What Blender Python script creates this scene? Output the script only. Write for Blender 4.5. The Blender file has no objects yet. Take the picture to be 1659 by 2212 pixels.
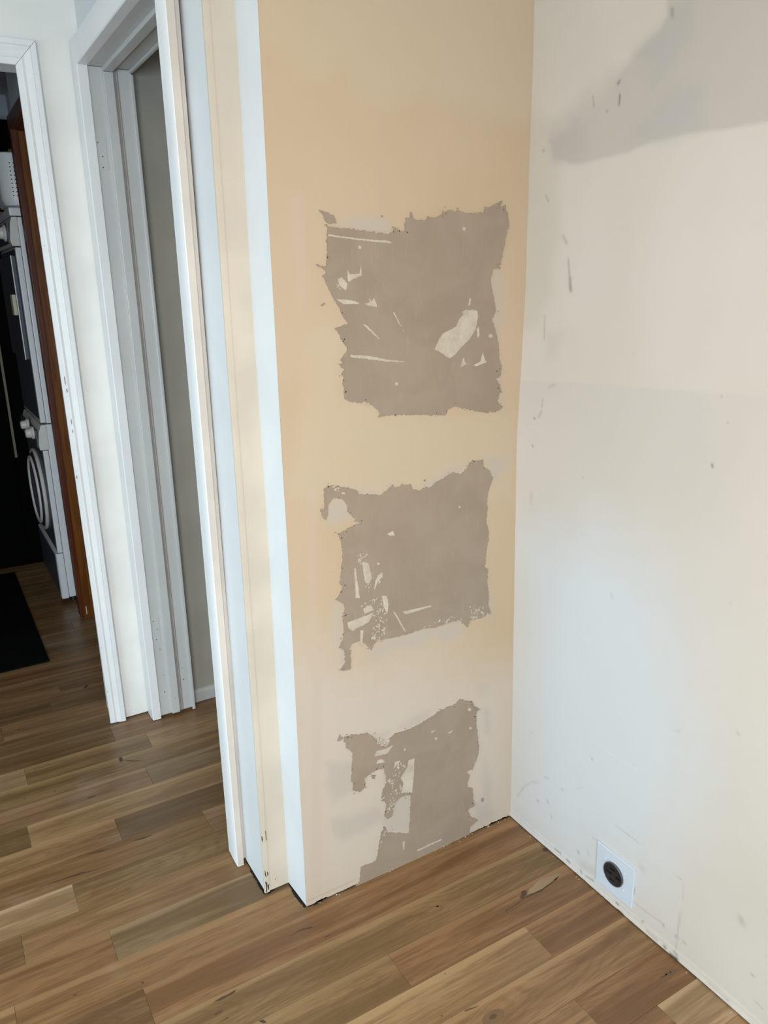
import bpy, bmesh, math, random
import numpy as np
from mathutils import Vector, Matrix
from mathutils.geometry import tessellate_polygon

# ------------------------------------------------------------------ camera
scene = bpy.context.scene
COL = scene.collection
CAM_POS = (-1.2730, -1.4740, 1.5000)
YAW, PITCH, ROLL = math.radians(30.4161), math.radians(16.5292), math.radians(1.1261)
FOCAL_PX = 1678.35
cd = bpy.data.cameras.new('camera')
cam = bpy.data.objects.new('camera', cd)
COL.objects.link(cam)
fwd = Vector((math.sin(YAW) * math.cos(PITCH), math.cos(YAW) * math.cos(PITCH), -math.sin(PITCH)))
rgt = Vector((math.cos(YAW), -math.sin(YAW), 0))
dwn = fwd.cross(rgt)
r2 = math.cos(ROLL) * rgt + math.sin(ROLL) * dwn
d2 = -math.sin(ROLL) * rgt + math.cos(ROLL) * dwn
m = Matrix((r2, -d2, -fwd)).transposed().to_4x4()
m.translation = Vector(CAM_POS)
cam.matrix_world = m
cd.sensor_fit = 'HORIZONTAL'
cd.sensor_width = 36.0
cd.lens = 36.0 * FOCAL_PX / 1659.0
cd.clip_start = 0.02
scene.camera = cam

# ------------------------------------------------------------------ world, lights, exposure
world = bpy.data.worlds.new('world')
scene.world = world
world.use_nodes = True
world.node_tree.nodes['Background'].inputs[0].default_value = (0.55, 0.7, 1.0, 1)
world.node_tree.nodes['Background'].inputs[1].default_value = 0.4


def area_light(name, loc, target, sx, sy, power, color, spread=180):
    l = bpy.data.lights.new(name, 'AREA')
    l.shape = 'RECTANGLE'
    l.size, l.size_y = sx, sy
    l.energy = power
    l.color = color
    l.spread = math.radians(spread)
    o = bpy.data.objects.new(name, l)
    COL.objects.link(o)
    o.location = loc
    d = Vector(target) - Vector(loc)
    o.rotation_euler = d.to_track_quat('-Z', 'Y').to_euler()
    return o


# daylight through the window in the left wall, plus an unseen back window added as fill
area_light('window_daylight', (-3.34, -1.05, 1.15), (-2.34, -1.05, 0.45), 1.5, 1.4, 36, (0.62, 0.87, 1.0), 150)
area_light('added_back_fill', (-2.05, -2.93, 1.35), (-1.85, -1.93, 0.92), 1.6, 1.3, 68, (0.78, 0.93, 1.0), 150)
area_light('added_hall_daylight', (-3.34, 0.50, 1.25), (-2.34, 0.55, 0.95), 0.8, 1.3, 9, (0.60, 0.87, 1.0), 150)  # light of an unseen hall window, added to brighten the hall
# unseen warm lamp, added overhead to warm the wall tops
area_light('added_warm_lamp', (-1.5, -1.3, 2.42), (-1.5, -1.3, 0), 0.35, 0.35, 14, (1.0, 0.66, 0.36))

scene.view_settings.view_transform = 'Standard'
scene.view_settings.look = 'None'
scene.view_settings.gamma = 1
scene.view_settings.use_curve_mapping = False
scene.view_settings.exposure = 0.0
scene.cycles.use_denoising = True
scene.cycles.max_bounces = 4
scene.cycles.diffuse_bounces = 3
scene.cycles.glossy_bounces = 2
scene.cycles.use_adaptive_sampling = True
scene.cycles.adaptive_threshold = 0.06
scene.cycles.adaptive_min_samples = 20
scene.cycles.caustics_reflective = False
scene.cycles.caustics_refractive = False

random.seed(7)
RNG = np.random.default_rng(5)

# ------------------------------------------------------------------ traced outlines, in metres on the surfaces they lie on
PATCH = [[(-0.533,1.6109),(-0.5207,1.6072),(-0.4588,1.6015),(-0.3859,1.5943),(-0.3739,1.5986),(-0.3686,1.6083),(-0.3584,1.6029),(-0.3429,1.5976),(-0.3407,1.6281),(-0.3338,1.6254),(-0.3284,1.638),(-0.3215,1.6257),(-0.3128,1.6231),(-0.2897,1.6236),(-0.286,1.632),(-0.2753,1.6295),(-0.2626,1.6297),(-0.2517,1.6342),(-0.2462,1.6442),(-0.2389,1.6402),(-0.2297,1.6461),(-0.2167,1.6421),(-0.2037,1.6453),(-0.1847,1.6401),(-0.1619,1.6406),(-0.1348,1.6413),(-0.1331,1.6544),(-0.1116,1.6564),(-0.0862,1.6689),(-0.0841,1.6651),(-0.1017,1.6538),(-0.0739,1.6604),(-0.0715,1.6472),(-0.067,1.6355),(-0.0624,1.6192),(-0.068,1.6026),(-0.0736,1.5875),(-0.0751,1.5724),(-0.0807,1.5542),(-0.0861,1.5328),(-0.0879,1.5252),(-0.108,1.5193),(-0.1135,1.4964),(-0.1069,1.4747),(-0.1001,1.4496),(-0.0955,1.4307),(-0.1072,1.4106),(-0.0964,1.3895),(-0.0894,1.3636),(-0.0849,1.3504),(-0.0818,1.3177),(-0.075,1.3008),(-0.0765,1.2811),(-0.0846,1.2684),(-0.0755,1.2477),(-0.0813,1.2281),(-0.0829,1.2114),(-0.0677,1.2031),(-0.0782,1.1957),(-0.0952,1.1922),(-0.1291,1.1956),(-0.1707,1.2063),(-0.2112,1.2168),(-0.2311,1.2122),(-0.2369,1.1997),(-0.2895,1.2051),(-0.3424,1.2104),(-0.3937,1.2146),(-0.4189,1.2128),(-0.4133,1.2237),(-0.429,1.236),(-0.4427,1.248),(-0.4565,1.2508),(-0.4704,1.2485),(-0.4874,1.2537),(-0.5007,1.2609),(-0.5016,1.2803),(-0.5022,1.3098),(-0.507,1.3131),(-0.4984,1.3212),(-0.5063,1.3305),(-0.5144,1.3355),(-0.5011,1.336),(-0.5075,1.3437),(-0.4971,1.356),(-0.4868,1.3627),(-0.4995,1.3792),(-0.5087,1.3968),(-0.518,1.4085),(-0.4916,1.4145),(-0.4849,1.4156),(-0.4974,1.433),(-0.5096,1.4558),(-0.5231,1.4769),(-0.5334,1.4977),(-0.5421,1.5127),(-0.533,1.5193),(-0.5338,1.5234),(-0.5551,1.5361),(-0.532,1.5287),(-0.5289,1.5622),(-0.5277,1.5887),(-0.5255,1.6045)],[(-0.5575,1.0484),(-0.5598,1.0699),(-0.5481,1.0772),(-0.5254,1.0723),(-0.5024,1.0643),(-0.4757,1.0541),(-0.4726,1.0443),(-0.4486,1.0406),(-0.4173,1.0341),(-0.3993,1.0424),(-0.3848,1.0544),(-0.3796,1.0457),(-0.3523,1.0496),(-0.334,1.0469),(-0.3304,1.0351),(-0.3119,1.029),(-0.293,1.0359),(-0.2817,1.031),(-0.2587,1.0439),(-0.2356,1.052),(-0.2161,1.0608),(-0.1923,1.0508),(-0.1726,1.0647),(-0.1667,1.0772),(-0.1487,1.0797),(-0.1242,1.0782),(-0.1217,1.0577),(-0.1028,1.0467),(-0.0939,1.0267),(-0.1058,1.001),(-0.1116,0.9778),(-0.1089,0.9531),(-0.1125,0.9257),(-0.1054,0.8963),(-0.1028,0.8744),(-0.1105,0.8401),(-0.1138,0.7973),(-0.1028,0.7878),(-0.1041,0.7513),(-0.0988,0.7129),(-0.1004,0.687),(-0.0888,0.6653),(-0.1237,0.6587),(-0.1583,0.6597),(-0.1665,0.643),(-0.1838,0.6661),(-0.2173,0.6707),(-0.2665,0.6684),(-0.3065,0.675),(-0.3536,0.6709),(-0.407,0.6742),(-0.4368,0.6768),(-0.4522,0.6562),(-0.4627,0.6731),(-0.4804,0.6883),(-0.5021,0.6871),(-0.5096,0.6753),(-0.5069,0.6503),(-0.5098,0.6195),(-0.5363,0.6272),(-0.5215,0.6439),(-0.5238,0.6757),(-0.5375,0.6863),(-0.5264,0.7005),(-0.5218,0.7299),(-0.5245,0.7509),(-0.5183,0.7762),(-0.5194,0.7915),(-0.5413,0.8066),(-0.5288,0.8185),(-0.5213,0.8333),(-0.5279,0.8413),(-0.5231,0.876),(-0.5182,0.9137),(-0.5205,0.9428),(-0.5281,0.9631),(-0.5094,0.966),(-0.4886,0.9749),(-0.4679,0.976),(-0.4866,0.984),(-0.4846,0.9931),(-0.5027,1.0087),(-0.5005,1.0239),(-0.5166,1.0419),(-0.5363,1.0481),(-0.5501,1.032),(-0.5509,1.0138),(-0.5581,0.9996),(-0.5673,1.0135),(-0.5698,1.0292),(-0.5603,1.0245)],[(-0.403,0.3966),(-0.389,0.4072),(-0.353,0.4046),(-0.3205,0.4073),(-0.2874,0.4159),(-0.2497,0.4271),(-0.2285,0.4302),(-0.2028,0.4319),(-0.1899,0.4417),(-0.1635,0.4295),(-0.1457,0.4219),(-0.141,0.4063),(-0.1182,0.3889),(-0.1317,0.3892),(-0.1334,0.357),(-0.1281,0.3182),(-0.1226,0.2703),(-0.1245,0.2499),(-0.1334,0.232),(-0.1422,0.214),(-0.1649,0.2097),(-0.151,0.196),(-0.1598,0.1737),(-0.1574,0.1599),(-0.1411,0.1492),(-0.1382,0.1133),(-0.1332,0.0915),(-0.1586,0.0865),(-0.1466,0.0595),(-0.1204,0.0375),(-0.1484,0.0247),(-0.1504,0.0023),(-0.1852,0.0021),(-0.2578,-0.0006),(-0.3237,-0.0017),(-0.3961,-0.0032),(-0.4662,-0.0046),(-0.5142,-0.0004),(-0.5039,0.0107),(-0.4985,0.0544),(-0.4728,0.0509),(-0.4525,0.0543),(-0.4435,0.0921),(-0.4387,0.1232),(-0.4261,0.1467),(-0.4145,0.1211),(-0.3506,0.0928),(-0.3471,0.1426),(-0.3438,0.2097),(-0.376,0.2142),(-0.3925,0.2025),(-0.4013,0.1692),(-0.4176,0.1657),(-0.4254,0.1792),(-0.4166,0.2122),(-0.4322,0.2305),(-0.4277,0.2568),(-0.4153,0.2759),(-0.4243,0.3188),(-0.4458,0.3228),(-0.4692,0.316),(-0.4809,0.3127),(-0.4779,0.2842),(-0.4935,0.2766),(-0.514,0.2904),(-0.5114,0.3088),(-0.5169,0.3148),(-0.5131,0.3707),(-0.5103,0.3962),(-0.5264,0.4132),(-0.5328,0.4378),(-0.5325,0.4469),(-0.5032,0.4424),(-0.4696,0.4347),(-0.4548,0.4221),(-0.4418,0.4024),(-0.4287,0.3825),(-0.4092,0.3795)]]
BITS = [[[(-0.544,1.6379),(-0.5227,1.6332),(-0.5105,1.627),(-0.5057,1.614),(-0.522,1.6129),(-0.5325,1.62),(-0.5337,1.6278)],[(-0.4003,1.6308),(-0.3969,1.6309),(-0.398,1.6276),(-0.4007,1.6281)],[(-0.548,1.4556),(-0.5398,1.4601),(-0.5377,1.4589),(-0.5449,1.4542)]],[[(-0.2986,1.0536),(-0.2937,1.0529),(-0.2945,1.0485),(-0.2982,1.0497)]],[[(-0.5516,0.4424),(-0.5437,0.4581),(-0.5355,0.4443),(-0.5419,0.4409)],[(-0.11,0.1042),(-0.1019,0.1032),(-0.1036,0.0906),(-0.1093,0.0952)],[(-0.4597,0.3105),(-0.4481,0.3081),(-0.4511,0.2982),(-0.458,0.3016)]]]
LIGHT_MARK = [[[(-0.5254,1.5926),(-0.4593,1.5854),(-0.3862,1.5811),(-0.3767,1.5764),(-0.4066,1.5776),(-0.4594,1.5827),(-0.5256,1.5887)],[(-0.2682,1.3514),(-0.2568,1.3723),(-0.2454,1.3855),(-0.2089,1.3992),(-0.2013,1.4143),(-0.1897,1.4247),(-0.1936,1.4309),(-0.182,1.4351),(-0.1502,1.4325),(-0.148,1.42),(-0.1535,1.3921),(-0.1691,1.3709),(-0.1927,1.3533),(-0.2103,1.337),(-0.2259,1.3285),(-0.2375,1.334),(-0.251,1.3426)],[(-0.3769,1.4367),(-0.3724,1.4348),(-0.3509,1.398),(-0.3467,1.3913),(-0.3614,1.4103)],[(-0.4838,1.3523),(-0.4398,1.3478),(-0.3983,1.3381),(-0.3482,1.3288),(-0.3984,1.333),(-0.4503,1.3423),(-0.4824,1.3473)],[(-0.5123,1.467),(-0.4864,1.4649),(-0.4602,1.4594),(-0.4603,1.4557),(-0.4965,1.4563)],[(-0.4452,1.4553),(-0.4333,1.4598),(-0.4337,1.4683),(-0.4292,1.4597),(-0.4229,1.4674),(-0.4164,1.453),(-0.4165,1.4484),(-0.4369,1.4516)],[(-0.4842,1.5243),(-0.4781,1.5146),(-0.4567,1.5163),(-0.4529,1.5322),(-0.4511,1.5129),(-0.4718,1.5063),(-0.4818,1.5003),(-0.4848,1.5078)],[(-0.4515,1.4142),(-0.4455,1.4133),(-0.4248,1.3956),(-0.4072,1.3772),(-0.4289,1.3941)],[(-0.458,1.5678),(-0.4559,1.571),(-0.4516,1.5707),(-0.4501,1.5675),(-0.453,1.5645),(-0.4569,1.5655)],[(-0.1949,1.6073),(-0.1925,1.6111),(-0.1871,1.6108),(-0.1851,1.6071),(-0.1885,1.6036),(-0.1934,1.6047)],[(-0.3743,1.2825),(-0.3721,1.286),(-0.3673,1.2852),(-0.3657,1.2814),(-0.3688,1.2783),(-0.3731,1.2798)],[(-0.117,1.373),(-0.1138,1.3779),(-0.1065,1.3771),(-0.1038,1.3718),(-0.1083,1.3674),(-0.1149,1.3693)],[(-0.1962,1.306),(-0.1923,1.3184),(-0.1865,1.3292),(-0.1836,1.3179),(-0.1775,1.3127),(-0.1882,1.3096)],[(-0.1581,1.3091),(-0.1399,1.3156),(-0.1321,1.337),(-0.1256,1.3179),(-0.1184,1.3136),(-0.1356,1.3092),(-0.1519,1.3055)],[(-0.5075,1.5054),(-0.4977,1.5094),(-0.4852,1.4968),(-0.489,1.4831),(-0.5017,1.4916)],[(-0.1744,1.4579),(-0.1686,1.4593),(-0.1703,1.4455),(-0.1762,1.4426)],[(-0.1515,1.3904),(-0.1455,1.3965),(-0.1431,1.3759),(-0.1482,1.3698)],[(-0.091,1.2723),(-0.0805,1.2748),(-0.0752,1.2677),(-0.0844,1.2634)]],[[(-0.4904,0.8731),(-0.4866,0.8716),(-0.4781,0.7969),(-0.4893,0.7988)],[(-0.47,0.8846),(-0.4532,0.8779),(-0.4446,0.8396),(-0.4511,0.8277),(-0.4617,0.83),(-0.4673,0.8577)],[(-0.5124,0.7438),(-0.4423,0.7518),(-0.4567,0.7306),(-0.4829,0.7235),(-0.5009,0.7188),(-0.5112,0.73)],[(-0.3623,0.7341),(-0.2825,0.732),(-0.2737,0.7282),(-0.3529,0.7252)],[(-0.3906,0.7445),(-0.3843,0.7388),(-0.3527,0.6796),(-0.3592,0.6842)],[(-0.4015,0.9393),(-0.3868,0.9444),(-0.3808,0.9328),(-0.3944,0.933)],[(-0.4796,0.7157),(-0.4717,0.7137),(-0.4755,0.6731),(-0.4798,0.6742)],[(-0.4194,0.7884),(-0.4047,0.7851),(-0.4007,0.7618),(-0.4057,0.7387),(-0.4145,0.7582)],[(-0.429,0.8429),(-0.4162,0.8469),(-0.4146,0.8372),(-0.4294,0.8263),(-0.439,0.8082),(-0.4366,0.8295)],[(-0.4298,0.8714),(-0.4281,0.874),(-0.4245,0.873),(-0.4233,0.8698),(-0.4256,0.8676),(-0.4288,0.8691)],[(-0.1991,0.9707),(-0.1973,0.9734),(-0.1933,0.9725),(-0.1918,0.9692),(-0.1943,0.9668),(-0.198,0.9684)],[(-0.4707,0.7682),(-0.449,0.7732),(-0.4421,0.7579),(-0.4675,0.7555)]],[[(-0.3737,0.2276),(-0.3664,0.2531),(-0.3743,0.2722),(-0.3544,0.2968),(-0.35,0.3159),(-0.3312,0.3155),(-0.3359,0.2495),(-0.3396,0.215)],[(-0.4494,0.3622),(-0.4136,0.3589),(-0.3954,0.3766),(-0.4172,0.3746),(-0.4444,0.3765)],[(-0.4453,0.3413),(-0.4211,0.3364),(-0.4295,0.3488),(-0.4412,0.3484)],[(-0.2813,0.3752),(-0.2674,0.3784),(-0.2708,0.3728),(-0.2792,0.3721)],[(-0.2281,0.3543),(-0.2087,0.3586),(-0.2195,0.3514)],[(-0.2687,0.3522),(-0.2666,0.3554),(-0.2619,0.3534),(-0.2602,0.3488),(-0.2632,0.3462),(-0.2674,0.3489)],[(-0.3646,0.3528),(-0.3628,0.3557),(-0.3588,0.3539),(-0.3574,0.3499),(-0.36,0.3476),(-0.3636,0.35)],[(-0.1622,0.403),(-0.1594,0.4073),(-0.153,0.4048),(-0.1506,0.3988),(-0.1546,0.3953),(-0.1604,0.3988)],[(-0.1569,0.3452),(-0.1548,0.3486),(-0.1498,0.3465),(-0.1479,0.3418),(-0.151,0.3392),(-0.1555,0.3419)],[(-0.3719,0.0732),(-0.3647,0.0743),(-0.3667,0.0496),(-0.371,0.0472)],[(-0.3278,0.0288),(-0.2843,0.0296),(-0.2467,0.0293),(-0.2444,0.0252),(-0.2843,0.0252),(-0.3235,0.0235)],[(-0.4152,0.2798),(-0.4052,0.2839),(-0.4075,0.2689)],[(-0.3904,0.3259),(-0.3743,0.324),(-0.3947,0.3078)]]]
SPECK = [[([(-0.5105,1.5109),(-0.4816,1.5078),(-0.4826,1.4801),(-0.5116,1.4835)],10)],[([(-0.4804,0.9094),(-0.4526,0.9007),(-0.4604,0.876),(-0.4814,0.8804)],26),([(-0.468,0.8579),(-0.4144,0.8465),(-0.4336,0.8036),(-0.4659,0.8109)],45),([(-0.4739,0.7825),(-0.4047,0.7868),(-0.4021,0.7309),(-0.4145,0.6744),(-0.4516,0.6772),(-0.4371,0.7395),(-0.4747,0.7556)],150),([(-0.1632,0.7019),(-0.0983,0.694),(-0.0909,0.6582),(-0.1539,0.6568)],55),([(-0.5482,1.0757),(-0.5024,1.0643),(-0.5062,1.0526),(-0.5486,1.0652)],26),([(-0.3143,0.6914),(-0.184,0.6847),(-0.1838,0.6661),(-0.3065,0.675)],28)],[([(-0.3944,0.3274),(-0.3378,0.3147),(-0.3408,0.2188),(-0.4082,0.2291)],110),([(-0.4281,0.2369),(-0.3922,0.2227),(-0.3973,0.1635),(-0.4235,0.1743)],30),([(-0.4435,0.4144),(-0.4048,0.4049),(-0.4092,0.3795),(-0.4402,0.3904)],25),([(-0.4382,0.1477),(-0.4144,0.1252),(-0.4394,0.0945)],14)]]
SMEAR = [[(-0.4938,1.6116),(-0.4839,1.621),(-0.4643,1.6294),(-0.4318,1.6314),(-0.4021,1.624),(-0.3788,1.6095),(-0.3739,1.6),(-0.3893,1.5948),(-0.4425,1.5998)],[(-0.112,1.5147),(-0.0859,1.5237),(-0.0787,1.4896),(-0.0766,1.4237),(-0.0911,1.3508),(-0.0711,1.244),(-0.0607,1.1888),(-0.0829,1.2114),(-0.096,1.3767),(-0.1027,1.4715)],[(-0.4786,0.6318),(-0.4522,0.6562),(-0.407,0.6724),(-0.3536,0.6691),(-0.3066,0.6714),(-0.2173,0.667),(-0.1666,0.6468),(-0.1791,0.6274),(-0.2419,0.6177),(-0.2746,0.6449),(-0.3267,0.6257),(-0.3849,0.6397),(-0.4381,0.6275)],[(-0.1242,1.0799),(-0.0404,1.0774),(-0.0373,1.0496),(-0.0895,1.0192),(-0.1028,1.0467)],[(-0.3043,1.0344),(-0.2587,1.057),(-0.2162,1.0739),(-0.1687,1.0741),(-0.1725,1.0614),(-0.2278,1.0493),(-0.2817,1.0277)],[(-0.499,1.0638),(-0.4066,1.0372),(-0.3848,1.056),(-0.4137,1.0351),(-0.4726,1.0427)],[(-0.5538,1.0234),(-0.5331,1.0446),(-0.5035,1.0337),(-0.4912,0.9974),(-0.5189,0.9834),(-0.5551,0.9929)],[(-0.5467,0.7996),(-0.5229,0.7907),(-0.5308,0.6776),(-0.5475,0.6993)],[(-0.1015,0.7321),(-0.0806,0.6899),(-0.0837,0.6373),(-0.1023,0.6761)],[(-0.5342,0.682),(-0.5202,0.6782),(-0.5251,0.6414),(-0.5374,0.6449)],[(-0.5746,0.2253),(-0.4327,0.2106),(-0.4216,0.1694),(-0.4498,0.1608),(-0.5512,0.1558),(-0.5721,0.1967)],[(-0.5784,0.3909),(-0.5132,0.367),(-0.5121,0.2897),(-0.569,0.2697),(-0.5799,0.3162)],[(-0.1355,0.0947),(-0.0739,0.0832),(-0.0576,0.0181),(-0.1198,0.0081),(-0.148,-0.0024),(-0.1299,0.0392)],[(-0.3768,0.4204),(-0.3162,0.4389),(-0.2832,0.436),(-0.2833,0.4165),(-0.349,0.4052)],[(-0.1242,0.4633),(-0.0994,0.4579),(-0.101,0.4322),(-0.1235,0.4311)],[(-0.1045,0.3845),(-0.093,0.3808),(-0.0843,0.3074),(-0.0958,0.3072)],[(-0.4224,0.3141),(-0.3338,0.3012),(-0.3422,0.09),(-0.4185,0.1228),(-0.4339,0.1582)],[(-0.1012,0.2373),(-0.0749,0.1235),(-0.0835,0.087),(-0.103,0.1081)],[(-0.4126,0.4076),(-0.4436,0.4106),(-0.4547,0.4258),(-0.4046,0.4163)],[(-0.5535,0.378),(-0.5383,0.3724),(-0.5429,0.3209),(-0.5538,0.3251)]]
COOL_LIGHT_WASH = [[(-0.6952,0.7408),(-0.566,0.6724),(-0.4608,0.6113),(-0.3071,0.5896),(-0.1384,0.511),(0.0467,0.4823),(0.0749,-0.1515),(-0.2667,-0.0436),(-0.6714,-0.0195),(-0.7413,0.0162)]]
PALE_AREA = [[(-0.6601,1.9041),(-0.616,1.909),(-0.5822,1.8958),(-0.5659,1.8716),(-0.5371,1.8715),(-0.4809,1.8919),(-0.4365,1.848),(-0.3772,1.8408),(-0.3277,1.8513),(-0.294,1.8606),(-0.2291,1.8566),(-0.138,1.8426),(-0.0905,1.8378),(-0.0416,1.8329),(0.0026,1.8521),(0.0054,2.1012),(-0.6529,2.0054)],[(-0.5749,1.4194),(-0.4885,1.4072),(-0.4867,1.367),(-0.511,1.3396),(-0.5042,1.2567),(-0.4566,1.2493),(-0.4154,1.2115),(-0.2349,1.193),(-0.0166,1.1845),(-0.0168,0.9554),(-0.6457,1.0563),(-0.5865,1.3162)],[(-0.4497,0.1649),(-0.3485,0.0885),(-0.4387,0.1232),(-0.4526,0.0501),(-0.5101,0.0011),(-0.6019,0.0286),(-0.5667,0.1465),(-0.5733,0.2559)]]
PINK_STRIP = [[(-0.6007,0.7323),(-0.5807,0.7271),(-0.6101,0.016),(-0.6473,0.0179)],[(-0.5933,1.075),(-0.5774,1.0726),(-0.5994,0.6213),(-0.6162,0.6263)],[(-0.6069,1.6639),(-0.5744,1.665),(-0.5793,1.4552),(-0.6023,1.4288)]]
R_GREY = [[(-0.0616,1.7867),(-0.0756,1.7491),(-0.1151,1.7411),(-0.1247,1.7326),(-0.177,1.7304),(-0.2924,1.7346),(-0.3354,1.7444),(-0.4201,1.747),(-0.5127,1.7422),(-0.5956,1.7414),(-0.7381,1.7408),(-0.8292,1.9022),(-0.6651,2.0808),(-0.3359,2.1873),(-0.357,1.9547),(-0.3473,1.9358),(-0.3246,1.9245),(-0.2874,1.9059),(-0.2446,1.8872),(-0.1921,1.8553),(-0.1225,1.8263)]]
R_BLUEGREY = [[(-0.0616,1.7867),(-0.0756,1.7491),(-0.1151,1.7411),(-0.1764,1.739),(-0.1673,1.8021),(-0.1358,1.8241)],[(-0.28,1.9076),(-0.3244,1.9257),(-0.349,1.9354),(-0.3593,1.9635),(-0.4135,1.9764),(-0.4225,1.8966),(-0.3626,1.8528),(-0.33,1.8344),(-0.3328,1.8761)],[(-0.2792,1.7551),(-0.3715,1.8314),(-0.4584,1.824),(-0.4517,1.7494),(-0.3351,1.747)]]
R_DARKER = [[(0.0028,1.2624),(-0.1098,1.2701),(-0.3426,1.282),(-0.4598,1.2862),(-0.6437,1.2959),(-0.7117,1.3009),(-0.7156,1.0709),(-0.4501,1.0176),(-0.2236,1.0898),(0.0141,1.0648)]]
R_EDGE = [[(0.0355,1.8733),(-0.0892,1.8209),(-0.1049,1.5823),(-0.0865,1.5567),(-0.0819,1.4654),(-0.0555,1.4233),(-0.0571,1.395),(0.0085,1.378)],[(-0.0715,1.3778),(-0.1283,1.3803),(-0.1062,1.3264),(-0.0802,1.321)]]
R_COOL_LIGHT = [[(-0.0003,0.0628),(-0.0854,0.1688),(-0.1693,0.1695),(-0.2686,0.2033),(-0.3386,0.1633),(-0.3372,0.0452),(-0.1852,0.0155),(-0.0935,0.0155)],[(-0.0174,0.865),(-0.2754,0.9397),(-0.4375,0.8827),(-0.4827,0.8139),(-0.5413,0.6518),(-0.5789,0.4974),(-0.4823,0.1557),(-0.2779,0.0778),(-0.0368,0.044)],[(-0.1559,0.1221),(-0.3251,0.2322),(-0.3284,0.0264),(-0.1878,0.0121)]]
R_PINK = [[(-0.565,1.2786),(-0.7124,1.2957),(-0.7627,0.9396),(-0.661,0.9027),(-0.5959,1.1607)],[(-0.438,0.9626),(-0.4702,0.9717),(-0.5974,0.6791),(-0.5413,0.6518),(-0.5006,0.8389)]]
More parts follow.
